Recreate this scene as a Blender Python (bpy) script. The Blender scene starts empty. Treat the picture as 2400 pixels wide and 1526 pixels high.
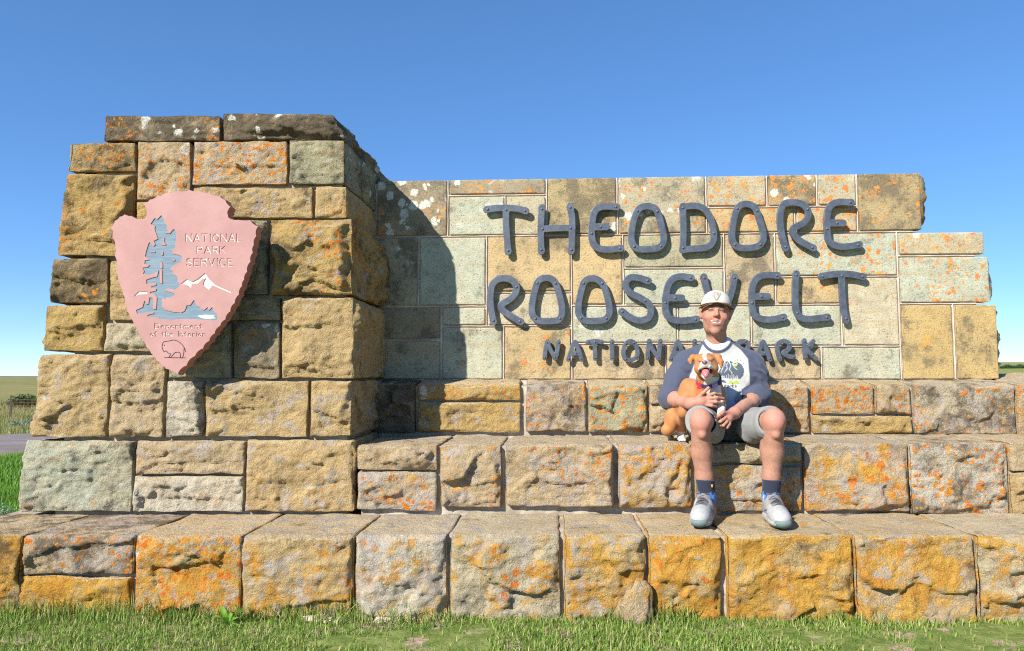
import bpy, bmesh, math, random
import numpy as np
from mathutils import Vector, Matrix

scene = bpy.context.scene
col = scene.collection
rng = np.random.default_rng(7)

# ---------------------------------------------------------------- camera
FPX = 1733.0                       # focal length in pixels of the 2400 px wide photograph
PITCH = math.atan(119 / FPX)
YAW = math.radians(3.2)
EYE = np.array([0.0, 0.0, 1.14])
cam_data = bpy.data.cameras.new('camera')
cam_data.sensor_width = 36.0
cam_data.lens = 36.0 * FPX / 2400.0
cam_data.clip_start = 0.05
cam_data.clip_end = 20000
cam = bpy.data.objects.new('camera', cam_data)
cam.location = EYE
cam.rotation_euler = (math.pi / 2 + PITCH, 0, YAW)
col.objects.link(cam)
scene.camera = cam

# ---------------------------------------------------------------- light
SUN_TO = np.array([-0.78, -1.0, 0.86]); SUN_TO /= np.linalg.norm(SUN_TO)
world = bpy.data.worlds.new('World'); scene.world = world
world.use_nodes = True
wn = world.node_tree
bg = wn.nodes['Background']
sky = wn.nodes.new('ShaderNodeTexSky')
sky.sky_type = 'NISHITA'
sky.sun_disc = False
sky.sun_elevation = math.asin(SUN_TO[2])
sky.sun_rotation = math.atan2(SUN_TO[0], SUN_TO[1])
sky.altitude = 700
sky.air_density = 0.6
sky.dust_density = 0.0
sky.ozone_density = 4.0
hsv = wn.nodes.new('ShaderNodeHueSaturation')
hsv.inputs['Hue'].default_value = 0.5
hsv.inputs['Saturation'].default_value = 1.32
hsv.inputs['Value'].default_value = 1.0
tint = wn.nodes.new('ShaderNodeMixRGB'); tint.blend_type = 'MULTIPLY'; tint.inputs[0].default_value = 1; tint.inputs[2].default_value = (.91, .97, 1.07, 1)
gam = wn.nodes.new('ShaderNodeGamma'); gam.inputs[1].default_value = .66
wn.links.new(sky.outputs[0], gam.inputs[0]); wn.links.new(gam.outputs[0], hsv.inputs['Color'])
wn.links.new(hsv.outputs[0], tint.inputs[1])
wn.links.new(tint.outputs[0], bg.inputs[0])
bg.inputs[1].default_value = 0.148
sun_d = bpy.data.lights.new('sun', 'SUN')
sun_d.energy = 4.0
sun_d.angle = math.radians(0.53)
sun_d.color = (1.0, 0.95, 0.86)
sun = bpy.data.objects.new('sun', sun_d)
sun.rotation_euler = Vector(SUN_TO).to_track_quat('Z', 'Y').to_euler()
sun.location = (-4, -6, 8)
col.objects.link(sun)
scene.cycles.use_denoising = False          # keeps the grain of the stone
scene.cycles.filter_width = 1.15
scene.view_settings.view_transform = 'Standard'
scene.view_settings.look = 'None'
scene.view_settings.gamma = 1.0
scene.view_settings.exposure = 1.2
scene.view_settings.use_curve_mapping = False

# ---------------------------------------------------------------- measuring helpers (photograph -> place)
_fw = np.array([-math.sin(YAW) * math.cos(PITCH), math.cos(YAW) * math.cos(PITCH), math.sin(PITCH)])
_rt = np.array([math.cos(YAW), math.sin(YAW), 0.0])
_up = np.cross(_rt, _fw)
def ray(px, py): return _fw * FPX + _rt * (px - 1200) + _up * (763 - py)
def PY(px, py, Y):
    d = ray(px, py); return EYE + d * (Y / d[1])
def PZ(px, py, z):
    d = ray(px, py); return EYE + d * ((z - EYE[2]) / d[2])

# ---------------------------------------------------------------- noise
def _hash(ix, iy, iz, seed):
    h = (ix.astype(np.int64) * 374761393 + iy.astype(np.int64) * 668265263 + iz.astype(np.int64) * 2147483647 + seed * 974634777) & 0xffffffff
    h = ((h ^ (h >> 13)) * 1274126177) & 0xffffffff
    h = ((h ^ (h >> 16)) * 2246822519) & 0xffffffff
    return ((h ^ (h >> 15)) & 0xffff) / 65535.0
def noise(p, seed=0):
    p = np.asarray(p, float); i = np.floor(p); f = p - i
    f = f * f * f * (f * (f * 6 - 15) + 10); i = i.astype(np.int64); r = 0
    for a in (0, 1):
        for b in (0, 1):
            for c in (0, 1):
                w = (f[..., 0] if a else 1 - f[..., 0]) * (f[..., 1] if b else 1 - f[..., 1]) * (f[..., 2] if c else 1 - f[..., 2])
                r = r + w * _hash(i[..., 0] + a, i[..., 1] + b, i[..., 2] + c, seed)
    return r * 2 - 1
def fbm(p, seed=0, octv=4, gain=.5):
    r = 0; a = 1.0; t = 0
    for k in range(octv):
        r = r + a * noise(np.asarray(p) * 2 ** k + 17.3 * k, seed + k); t += a; a *= gain
    return r / t
def sstep(a, b, x):
    t = np.clip((x - a) / (b - a), 0, 1); return t * t * (3 - 2 * t)

# ---------------------------------------------------------------- object helpers
def tag(o, label=None, cat=None, group=None, kind=None):
    if label: o['label'] = label
    if cat: o['category'] = cat
    if group: o['group'] = group
    if kind: o['kind'] = kind
    return o
def empty(name, loc=(0, 0, 0)):
    o = bpy.data.objects.new(name, None); o.empty_display_size = .1
    o.location = loc; col.objects.link(o); return o
def link(name, me, mat=None, parent=None):
    o = bpy.data.objects.new(name, me); col.objects.link(o)
    if mat is not None and len(me.materials) == 0: me.materials.append(mat)
    if parent is not None:
        o.parent = parent
        pl = parent.location if parent.parent is None else parent.location + parent.parent.location
        o.location = (-pl[0], -pl[1], -pl[2])       # geometry is written in world metres
        if parent.parent is not None: pass
    return o
def mesh_np(name, V, F, smooth=True, colors=None):
    me = bpy.data.meshes.new(name)
    V = np.asarray(V, np.float32); 
    if isinstance(F, np.ndarray):
        n, k = F.shape
        me.vertices.add(len(V)); me.vertices.foreach_set('co', V.ravel())
        me.loops.add(n * k); me.loops.foreach_set('vertex_index', F.astype(np.int32).ravel())
        me.polygons.add(n); me.polygons.foreach_set('loop_start', np.arange(0, n * k, k, dtype=np.int32))
        me.update(calc_edges=True)
    else:
        me.from_pydata([tuple(v) for v in V], [], F); me.update()
    if smooth: me.polygons.foreach_set('use_smooth', np.ones(len(me.polygons), bool))
    if colors is not None:
        a = me.color_attributes.new('tint', 'FLOAT_COLOR', 'POINT')
        c = np.ones((len(V), 4), np.float32); c[:, :colors.shape[1]] = colors
        a.data.foreach_set('color', c.ravel())
    me.validate()
    return me

# ---------------------------------------------------------------- material helpers
class NT:
    def __init__(s, name, rough=.8, spec=.3):
        s.m = bpy.data.materials.new(name); s.m.use_nodes = True
        s.t = s.m.node_tree; s.b = s.t.nodes['Principled BSDF']
        s.b.inputs['Roughness'].default_value = rough
        s.b.inputs['Specular IOR Level'].default_value = spec
    def n(s, typ, **kw):
        nd = s.t.nodes.new('ShaderNode' + typ)
        for k, v in kw.items():
            if k.startswith('i_'): nd.inputs[k[2:].replace('_', ' ')].default_value = v
            else: setattr(nd, k, v)
        return nd
    def l(s, a, b): s.t.links.new(a, b)
    def pos(s): return s.n('NewGeometry').outputs['Position']
    def noise(s, vec, scale, detail=4, rough=.6, dist=0):
        nd = s.n('TexNoise'); nd.inputs['Scale'].default_value = scale; nd.inputs['Detail'].default_value = detail
        nd.inputs['Roughness'].default_value = rough; nd.inputs['Distortion'].default_value = dist
        s.l(vec, nd.inputs['Vector']); return nd.outputs['Fac']
    def ramp(s, fac, a, b, lo=0., hi=1.):
        nd = s.n('MapRange', interpolation_type='SMOOTHSTEP')
        for i, v in (('From Min', a), ('From Max', b), ('To Min', lo), ('To Max', hi)):
            if hasattr(v, 'is_linked') or not isinstance(v, (int, float)): s.l(v, nd.inputs[i])
            else: nd.inputs[i].default_value = v
        s.l(fac, nd.inputs['Value']); return nd.outputs[0]
    def mix(s, fac, a, b, mode='MIX'):
        nd = s.n('MixRGB', blend_type=mode)
        for v, i in ((fac, 0), (a, 1), (b, 2)):
            if isinstance(v, (int, float)): nd.inputs[i].default_value = v
            elif isinstance(v, tuple): nd.inputs[i].default_value = (*v, 1)
            else: s.l(v, nd.inputs[i])
        return nd.outputs[0]
    def math(s, op, a, b=0.):
        nd = s.n('Math', operation=op)
        for v, i in ((a, 0), (b, 1)):
            if isinstance(v, (int, float)): nd.inputs[i].default_value = v
            else: s.l(v, nd.inputs[i])
        return nd.outputs[0]
    def attr(s, name): return s.n('Attribute', attribute_type='OBJECT', attribute_name=name)
    def vcol(s, name='tint'): return s.n('Attribute', attribute_type='GEOMETRY', attribute_name=name).outputs['Color']
    def color(s, c):
        if isinstance(c, tuple): s.b.inputs['Base Color'].default_value = (*c, 1)
        else: s.l(c, s.b.inputs['Base Color'])
    def bump(s, h, strength=.5, dist=.01):
        nd = s.n('Bump'); nd.inputs['Strength'].default_value = strength; nd.inputs['Distance'].default_value = dist
        s.l(h, nd.inputs['Height']); s.l(nd.outputs[0], s.b.inputs['Normal'])
def srgb(r, g, b):
    f = lambda c: (c / 255 / 12.92) if c <= 10 else (((c / 255) + .055) / 1.055) ** 2.4
    return (f(r), f(g), f(b))
# ---------------------------------------------------------------- stone materials
def stone_material(name, dressed):
    t = NT(name, .92, .15)
    P = t.pos()
    off = t.n('VectorMath', operation='ADD')
    rnd = t.n('ObjectInfo').outputs['Random']
    cx = t.n('CombineXYZ'); t.l(t.math('MULTIPLY', rnd, 37.), cx.inputs[0]); t.l(t.math('MULTIPLY', rnd, 11.), cx.inputs[2])
    t.l(P, off.inputs[0]); t.l(cx.outputs[0], off.inputs[1]); Q = off.outputs[0]
    base = t.n('ObjectInfo').outputs['Color']
    big = t.noise(Q, 3.2, 5, .6)
    mid = t.noise(Q, 14, 5, .65)
    fine = t.noise(Q, 90, 4, .7)
    grit = t.noise(Q, 320, 2, .6)
    # value mottling of the sandstone itself
    c = t.mix(t.ramp(mid, .28, .62), t.mix(.36, base, (.15, .10, .045)), base)
    c = t.mix(t.ramp(big, .45, .75, 0, .55), c, t.mix(.5, c, (.62, .45, .22)), 'MIX')
    # bedding bands
    strat = t.n('Mapping'); strat.inputs['Scale'].default_value = (1.2, 1.2, 16); t.l(Q, strat.inputs['Vector'])
    sb = t.noise(strat.outputs[0], 1.6, 4, .6, .6)
    c = t.mix(t.ramp(sb, .5, .72, 0, .35), c, (.42, .25, .085))
    # feet and weather have worn the treads to pale clean stone
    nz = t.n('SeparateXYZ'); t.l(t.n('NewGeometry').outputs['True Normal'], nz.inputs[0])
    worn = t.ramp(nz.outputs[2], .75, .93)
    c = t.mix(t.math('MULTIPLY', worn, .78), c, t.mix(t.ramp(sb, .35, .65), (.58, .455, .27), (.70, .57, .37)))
    # ochre / rust crust
    ych = t.attr('ochre').outputs['Fac']
    yn = t.math('ADD', t.math('MULTIPLY', t.noise(Q, 5.5, 7, .72, .5), 1.0), t.math('MULTIPLY', fine, .16))
    thr = t.math('SUBTRACT', .76, t.math('MULTIPLY', ych, .27))
    ymask = t.ramp(yn, t.math('ADD', thr, t.math('MULTIPLY', worn, .12)), t.math('ADD', thr, t.math('ADD', .09, t.math('MULTIPLY', worn, .16))), 0, .88)
    ycol = t.mix(t.ramp(t.noise(Q, 8, 4, .6), .38, .66), (.56, .255, .022), (.68, .385, .06))
    c = t.mix(ymask, c, ycol)
    # grey-lilac lichen
    gr = t.attr('grey').outputs['Fac']
    gn = t.noise(Q, 9.5, 7, .72, .3)
    gth = t.math('SUBTRACT', .67, t.math('MULTIPLY', gr, .26))
    c = t.mix(t.ramp(gn, gth, t.math('ADD', gth, .07), 0, .8), c, t.mix(fine, (.36, .31, .265), (.56, .495, .43)))
    # dark weathering stain
    dk = t.attr('dark').outputs['Fac']
    dn = t.math('ADD', t.noise(Q, 7, 6, .7), t.math('MULTIPLY', fine, .25))
    dth = t.math('SUBTRACT', .80, t.math('MULTIPLY', dk, .42))
    c = t.mix(t.ramp(dn, dth, t.math('ADD', dth, .18), 0, .78), c, (.075, .058, .04))
    # round lichen spots, two sizes of orange and one of white
    def spots(scale, amount, rmin, rmax, colr, c, seed, cover):
        wv = t.n('TexNoise'); wv.inputs['Scale'].default_value = 28; wv.inputs['Detail'].default_value = 3
        t.l(Q, wv.inputs['Vector'])
        add = t.n('VectorMath', operation='MULTIPLY_ADD'); t.l(wv.outputs['Color'], add.inputs[0])
        add.inputs[1].default_value = (.045, .045, .045); t.l(Q, add.inputs[2])
        vo = t.n('TexVoronoi', feature='F1'); vo.inputs['Scale'].default_value = scale; vo.inputs['Randomness'].default_value = 1
        sh = t.n('VectorMath', operation='ADD'); sh.inputs[1].default_value = (seed, seed * 2.1, seed * .7)
        t.l(add.outputs[0], sh.inputs[0]); t.l(sh.outputs[0], vo.inputs['Vector'])
        sep = t.n('SeparateColor'); t.l(vo.outputs['Color'], sep.inputs[0])
        rad = t.ramp(sep.outputs[0], 0, 1, rmin, rmax)
        disc = t.ramp(vo.outputs['Distance'], t.math('MULTIPLY', rad, .72), rad, 1, 0)
        patch = t.noise(sh.outputs[0], cover, 3, .6)
        gate = t.ramp(patch, t.math('SUBTRACT', .64, t.math('MULTIPLY', amount, .36)), t.math('SUBTRACT', .70, t.math('MULTIPLY', amount, .36)))
        on = t.math('MULTIPLY', disc, t.math('MULTIPLY', gate, t.ramp(sep.outputs[1], .25, .3)))
        on = t.math('MULTIPLY', on, t.math('MULTIPLY', t.ramp(fine, .3, .5, .45, 1), t.math('SUBTRACT', 1., t.math('MULTIPLY', worn, .75))))
        return t.mix(on, c, colr)
    org = t.attr('orange').outputs['Fac']
    wht = t.attr('white').outputs['Fac']
    oc = t.mix(t.ramp(mid, .4, .6), (.62, .15, .012), (.70, .29, .03))
    c = spots(40, org, .15, .62, oc, c, 3.1, 2.6)
    c = spots(19, org, .14, .5, oc, c, 8.7, 2.0)
    wc = t.mix(t.ramp(fine, .35, .6), (.50, .50, .42), (.80, .78, .70))
    c = spots(13, wht, .15, .52, wc, c, 5.3, 2.2)
    # grain: dark pores and pale grains
    pore = t.noise(Q, 150, 5, .8)
    c = t.mix(t.ramp(pore, .34, .46, .45, 0), c, (.10, .07, .038))
    c = t.mix(t.ramp(t.noise(Q, 38, 6, .8), .56, .74, 0, .4), c, t.mix(.72, c, (.09, .065, .04)))
    c = t.mix(t.ramp(grit, .35, .65, 0, 1), t.mix(.22, c, (.10, .07, .04)), c)
    c = t.mix(t.ramp(fine, .58, .72, 0, .3), c, t.mix(.5, c, (.8, .7, .5)))
    t.color(c)
    if dressed:
        c = t.mix(t.ramp(t.noise(Q, 20, 7, .8), .5, .72, 0, .55), c, t.mix(.6, c, (.12, .10, .07)))
        c = t.mix(.12, c, (.40, .385, .28)); t.color(c)
        tool = t.n('Mapping'); tool.inputs['Rotation'].default_value = (0, .6, 0); tool.inputs['Scale'].default_value = (60, 60, 150); t.l(Q, tool.inputs['Vector'])
        tn = t.noise(tool.outputs[0], 1.0, 3, .6, .8)
        pit = t.ramp(t.noise(Q, 70, 3, .6), .25, .42)
        h = t.math('ADD', t.math('MULTIPLY', tn, .5), t.math('ADD', t.math('MULTIPLY', pit, .6), t.math('MULTIPLY', fine, .5)))
        t.bump(h, .9, .009)
    else:
        wq = t.n('TexNoise'); wq.inputs['Scale'].default_value = 30; wq.inputs['Detail'].default_value = 5; t.l(Q, wq.inputs['Vector'])
        wa = t.n('VectorMath', operation='MULTIPLY_ADD'); t.l(wq.outputs['Color'], wa.inputs[0]); wa.inputs[1].default_value = (.05, .05, .05); t.l(Q, wa.inputs[2])
        def chips(scale):
            vo = t.n('TexVoronoi', feature='F1'); vo.inputs['Scale'].default_value = scale; t.l(wa.outputs[0], vo.inputs['Vector']); return vo.outputs['Distance']
        rg = t.math('ABSOLUTE', t.math('SUBTRACT', t.noise(Q, 55, 6, .75), .5))
        h = t.math('ADD', t.math('MULTIPLY', chips(30), .7), t.math('MULTIPLY', chips(85), .35))
        h = t.math('ADD', h, t.math('ADD', t.math('MULTIPLY', rg, -2.4), t.math('ADD', t.math('MULTIPLY', fine, .9), t.math('MULTIPLY', grit, .35))))
        t.bump(h, .85, .015)
    return t.m
M_ROCK = stone_material('rock_faced_sandstone', False)
M_DRESS = stone_material('dressed_sandstone', True)
def mortar_mat(name, a, b):
    t = NT(name, .95, .1); P = t.pos()
    t.color(t.mix(t.ramp(t.noise(P, 6, 6, .7), .35, .7), a, b)); t.bump(t.noise(P, 120, 4, .7), .6, .006)
    return t.m
M_MORTAR = mortar_mat('grey_mortar', (.26, .215, .16), (.42, .36, .28))
M_MORTARL = mortar_mat('pale_mortar', (.44, .35, .28), (.62, .53, .44))
M_MORTARG = mortar_mat('step_mortar', (.27, .225, .165), (.50, .445, .365))
M_FOOT = mortar_mat('pinkish_footing', (.46, .32, .26), (.66, .54, .45))

# ---------------------------------------------------------------- stone blocks
def axis_pts(L, r, step):
    e = [0, r * .35, r * .8, r * 1.5]
    n = max(2, int(round((L - 3 * r) / step)))
    if L < 4 * r: return np.linspace(0, 1, 5)
    m = np.linspace(1.5 * r, L - 1.5 * r, n + 1)
    a = np.concatenate([[0, r * .35, r * .8], m, [L - r * .8, L - r * .35, L]])
    return a / L
def lattice(us, vs, ws):
    """surface of a box lattice -> index triples and quads, shared along the edges"""
    nu, nv, nw = len(us), len(vs), len(ws)
    idx = -np.ones((nu, nv, nw), np.int64)
    surf = np.zeros((nu, nv, nw), bool)
    surf[0] = surf[-1] = True; surf[:, 0] = surf[:, -1] = True; surf[:, :, 0] = surf[:, :, -1] = True
    idx[surf] = np.arange(surf.sum())
    I = np.argwhere(surf)
    q = []
    def face(a, flip):
        A, B, C_, D = a[:-1, :-1], a[1:, :-1], a[1:, 1:], a[:-1, 1:]
        f = np.stack([A, B, C_, D], -1).reshape(-1, 4)
        q.append(f[:, ::-1] if flip else f)
    face(idx[:, :, 0], False)      # the back stays buried in the mortar
    face(idx[0], True); face(idx[-1], False)
    face(idx[:, 0], True); face(idx[:, -1], False)
    return I, np.concatenate(q)
_seed = [10]
def facets(A, B, La, Lb, cell, slope, r, jump):
    """broken planes: every cell of a jittered grid carries its own tilted plane"""
    nx, ny = int(La / cell) + 3, int(Lb / cell) + 3
    cx = (np.arange(nx)[:, None] - 1 + r.uniform(0, 1, (nx, ny))) * cell; cy = (np.arange(ny)[None] - 1 + r.uniform(0, 1, (nx, ny))) * cell
    gx = r.normal(0, slope, (nx, ny)); gy = r.normal(0, slope, (nx, ny)); of = r.normal(0, jump, (nx, ny))
    i = np.clip((A / cell).astype(int) + 1, 0, nx - 1); j = np.clip((B / cell).astype(int) + 1, 0, ny - 1)
    num = 0; den = 0
    ds = []; hs = []
    for a in (-1, 0, 1):
        for b in (-1, 0, 1):
            ii = np.clip(i + a, 0, nx - 1); jj = np.clip(j + b, 0, ny - 1)
            dx = A - cx[ii, jj]; dy = B - cy[ii, jj]
            ds.append(np.hypot(dx, dy)); hs.append(of[ii, jj] + gx[ii, jj] * dx + gy[ii, jj] * dy)
    ds = np.stack(ds); hs = np.stack(hs); m = ds.min(0)
    w = np.exp(-(ds - m) / (cell * .03))
    return (w * hs).sum(0) / w.sum(0)
def rock_height(A, B, La, Lb, sd, bulge, margin, rough):
    """quarry-faced relief over a face La x Lb metres; A, B metre coordinates"""
    r = np.random.default_rng(sd)
    d = np.minimum.reduce([A, La - A, B, Lb - B])
    p = np.stack([A, B, np.full_like(A, sd * 1.37)], -1)
    wob = fbm(p * 6.5, sd + 5, 4) * .05 * min(1, Lb / .3)
    dl = np.minimum.reduce([A * 1.25, (La - A) * .85, B * .85, (Lb - B) * 1.1]) + np.minimum(wob, d * .8) + .004 * fbm(p * 30, sd + 6, 3)      # broken margins, deepest to one side
    h = bulge * (.75 + .5 * fbm(p * 3.0, sd, 3))
    for k in range(4):            # chipped planes
        ang = r.uniform(0, 2 * math.pi); g = r.uniform(.2, .8) * bulge / (.5 * min(La, Lb))
        ox = (A / La - r.uniform(.2, .8)) * La; oy = (B / Lb - r.uniform(.2, .8)) * Lb
        h = np.minimum(h, bulge * r.uniform(.75, 1.3) + g * (np.cos(ang) * ox + np.sin(ang) * oy) + .010 * fbm(p * 9, sd + 31 + k, 2))
    warp = np.stack([fbm(p * 14, sd + 61, 4), fbm(p * 14, sd + 62, 4)], -1) * .035
    bs = min(1, .35 + bulge / .06)
    h = h + bs * (facets(A + warp[..., 0], (B + warp[..., 1]) * 1.3, La, Lb * 1.3, .20, .10, r, .005) + facets(A + warp[..., 0] * .8, (B + warp[..., 1] * .8) * 1.25, La, Lb * 1.25, .06, .08, r, .0008))
    # bedding ledges: near-level cracks where the lower bed has broken away
    for k in range(r.integers(2, 5)):
        lv = Lb * r.uniform(.12, .75) + fbm(p * np.array([4.5, 2, 1]), sd + 81 + k, 4) * .06
        x0_, x1_ = np.sort(r.uniform(-.2, 1.2, 2)) * La
        side = sstep(x0_ - .01, x0_ + .02, A + warp[..., 0]) * sstep(x1_ + .01, x1_ - .02, A + warp[..., 0])
        h = h - side * sstep(.006, -.004, B - lv) * sstep(-.16, -.02, B - lv) * bulge * r.uniform(.25, .65)
    lim = np.maximum(dl - margin, 0) * r.uniform(1.0, 1.7)
    lim = lim + .25 * np.minimum(np.maximum(dl, 0), .03) * fbm(p * 18, sd + 8, 3)
    sw = .25 * bulge; h = np.where(h < sw, sw - (sw + .006) * (1 - np.exp((h - sw) / (sw + .006))), h)      # soft floor
    h = np.minimum(h, lim)
    rid = 1 - 2 * np.abs(fbm(p * np.array([14, 30, 1]), sd + 3, 4))
    h = h + (fbm(p * np.array([30, 42, 1]), sd + 1, 4) * rough * 1.3 + (rid - .5) * rough * 1.3) * sstep(-.005, .02, d)
    return h
def block(name, quad, depth, parent, mat, color, bulge=.03, rough=.006, r=.010, step=.0098, margin=.008,
          left=None, right=None, slope_top=0., props=None, seed=None, flat_top=True, dstep=None, wob=.007, rf=.0, tbulge=0):
    """quad: world points lower-left, lower-right, upper-right, upper-left of the front; depth along +Y"""
    _seed[0] += 7; sd = _seed[0] if seed is None else seed
    ll, lr, ur, ul = [np.asarray(p, float) for p in quad]
    Lx = (np.linalg.norm(lr - ll) + np.linalg.norm(ur - ul)) / 2; Lz = (np.linalg.norm(ul - ll) + np.linalg.norm(ur - lr)) / 2
    us = axis_pts(Lx, r, step); vs = axis_pts(Lz, r, step); ws = axis_pts(depth, r, dstep or (step if (left or right) else max(step * 3, depth / 12)))
    I, F = lattice(us, vs, ws)
    u, v, w = us[I[:, 0]], vs[I[:, 1]], ws[I[:, 2]]
    A, B, Cc = u * Lx, v * Lz, w * depth
    # rounded arrises
    q = np.stack([A, B, Cc], 1); L = np.array([Lx, Lz, depth])
    rr = np.minimum(r * (1 + .6 * fbm(np.stack([A * 9, B * 9, Cc * 9 + sd], 1), sd, 2)), L.min() * .3)[:, None]
    c = np.clip(q, rr, L - rr); dv = q - c; n = np.linalg.norm(dv, axis=1, keepdims=True)
    q = np.where(n > 1e-9, c + dv / np.maximum(n, 1e-9) * np.minimum(np.maximum(np.abs(dv).max(1, keepdims=True), 0), rr), q)
    disp = np.zeros_like(q)
    fr = I[:, 2] == 0
    if bulge > 0:
        disp[fr, 2] -= rock_height(A[fr], B[fr], Lx, Lz, sd, bulge, margin, rough)
    else:
        disp[fr, 2] -= fbm(np.stack([A[fr] * 6, B[fr] * 6, A[fr] * 0 + sd], 1), sd, 3) * rough
    if right:
        m = I[:, 0] == len(us) - 1
        disp[m, 0] += rock_height(Cc[m], B[m], depth, Lz, sd + 100, right, margin, rough)
    if left:
        m = I[:, 0] == 0
        disp[m, 0] -= rock_height(Cc[m], B[m], depth, Lz, sd + 200, left, margin, rough)
    top = I[:, 1] == len(vs) - 1
    P3 = np.stack([A * 5, B * 5, Cc * 5 + sd], 1)
    disp[top, 1] += fbm(P3[top] * 1.4, sd + 77, 4) * rf
    disp += np.stack([fbm(P3 * 2, sd + 50 + k, 3) for k in range(3)], 1) * wob * (1 if bulge > 0 else .35)
    q = q + disp
    uu, vv = q[:, :1] / Lx, q[:, 1:2] / Lz
    X = ll * (1 - uu) * (1 - vv) + lr * uu * (1 - vv) + ur * uu * vv + ul * (1 - uu) * vv
    X[:, 1] += q[:, 2]
    X[:, 2] += slope_top * np.clip(q[:, 2], 0, None) * vv[:, 0]
    o = link(name, mesh_np(name, X, F, bulge <= 0), mat, parent)
    o.color = (*color, 1)
    for k, add in (('ochre', 0), ('orange', 0), ('white', 0), ('grey', .26 if bulge > 0 else 0), ('dark', .32 if bulge > 0 else .24)): o[k] = float((props or {}).get(k, 0.)) + add
    return o

# colours of the single stones, as the stone itself is coloured
SC = {'t': (0.555, 0.399, 0.193), 'y': (0.526, 0.359, 0.130), 'g': (0.419, 0.399, 0.260), 'v': (.47, .49, .375), 'v_': (0.487, 0.498, 0.375), 'l': (0.536, 0.468, 0.323), 'w': (0.604, 0.548, 0.427),
      'o': (0.506, 0.329, 0.114), 'k': (0.331, 0.274, 0.182), 'p': (0.536, 0.409, 0.245), 's': (0.478, 0.424, 0.286), 'b': (0.448, 0.334, 0.162)}
def pr(s):
    """'o3 y2' style lichen amounts in tenths"""
    m = {'o': 'orange', 'y': 'ochre', 'w': 'white', 'g': 'grey', 'd': 'dark'}; d = {}
    for k in s.split(): d[m[k[0]]] = int(k[1:]) / 10
    return d

Z1S = .0118
Y1, Y2, Y3, YW = 3.64, 4.195, 4.825, 5.045
def z1(x): return .380 + Z1S * (x - .61)
z1b = lambda x: z1(x)
monument = tag(empty('entrance_monument', (0, 4.2, 0)), 'stepped sandstone entrance monument with battered pillar and long lettered wall', 'monument')

def cap_plane(px, py, y): return PY(px, py, y)
def step_core(name, x0, x1, y0, y1, zt0, zt1, zb, mat, slope=0.):
    V = []; 
    for y, dz in ((y0, 0), (y1, slope)):
        V += [(x0, y, zb), (x1, y, zb), (x1, y, zt1 + dz), (x0, y, zt0 + dz)]
    F = [(0, 1, 2, 3), (5, 4, 7, 6), (4, 0, 3, 7), (1, 5, 6, 2), (3, 2, 6, 7), (4, 5, 1, 0)]
    return link(name, mesh_np(name, V, F, False), mat, monument)

# ---- lowest step
E1, E2, E3 = PY(2577, 1345, Y1)[0] - .03, PY(2557, 1120, Y2)[0] - .03, PY(2557, 960, Y3)[0] - .03
core1 = step_core('lowest_step', -3.25, E1, Y1 + .035, 4.7, z1(-3.25) - .012, z1(E1) - .012, -.25, M_MORTARG)
S1 = [(-260, 46, 1, 'b', 'y10 d3'), (52, 312, 'u', 'p', 'g6 o6 y3 d3'), (40, 306, 'd', 'o', 'y9'), (314, 563, 1, 't', 'y9 o8 g3'), (567, 829, 1, 't', 'y8 o3 g4'),
      (832, 1048, 1, 'w', 'y7 o1 g4'), (1056, 1313, 1, 'l', 'y7 o2 g3'), (1322, 1514, 1, 't', 'y9 g3'), (1521, 1692, 1, 't', 'y10 o3'), (1704, 2000, 1, 't', 'y10 o2'),
      (2004, 2287, 1, 'p', 'y9 o2 g2'), (2292, 2580, 1, 'l', 'y8 o1 g2')]
for i, (a, b, half, cc, ps) in enumerate(S1):
    xa, xb = PY(a, 1345, Y1)[0], PY(b, 1345, Y1)[0]
    zt = lambda x: z1(x); zb = lambda x: -.14
    if half == 'u': zb = lambda x: z1(x) - .195
    if half == 'd': zt = lambda x: z1(x) - .205
    q = [(xa, Y1, zb(xa)), (xb, Y1, zb(xb)), (xb, Y1, zt(xb)), (xa, Y1, zt(xa))]
    block('stone', q, .58 if half != 'd' else .4, core1, M_ROCK, SC[cc], bulge=.05 if i != 5 else .07, r=.016, rough=.007, margin=.004, props=pr(ps), rf=.008, seed=500 + 13 * i, right=.04 if b > 2500 else None)
# ---- middle step
def z2(x): return .762 + .009 * (x - .61)
core2 = step_core('middle_step', -1.1, E2, Y2 + .04, 5.2, z2(-1.1) - .012, z2(E2) - .012, .2, M_MORTARG)
S2 = [(837, 1025, 1037, 1101, 'p', 'o2 g3 d1'), (837, 1022, 1107, 1196, 'l', 'y6 o4 g7'), (1032, 1175, 1038, 1191, 'p', 'o3 g4 y2'), (1186, 1440, 1037, 1189, 'p', 'o2 g4 y2'),
      (1450, 1623, 1037, 1191, 't', 'y7 g5 o3'), (1630, 1880, 1040, 1086, 's', 'y3 g3 o2'), (1630, 1880, 1092, 1199, 's', 'y7 g5 o5'), (1886, 2130, 1045, 1200, 't', 'y8 g5 o4'),
      (2134, 2364, 1050, 1206, 'w', 'o7 d2 g3'), (2369, 2560, 1050, 1105, 'p', 'o5 y2'), (2369, 2560, 1110, 1210, 't', 'y4 o1')]
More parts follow.
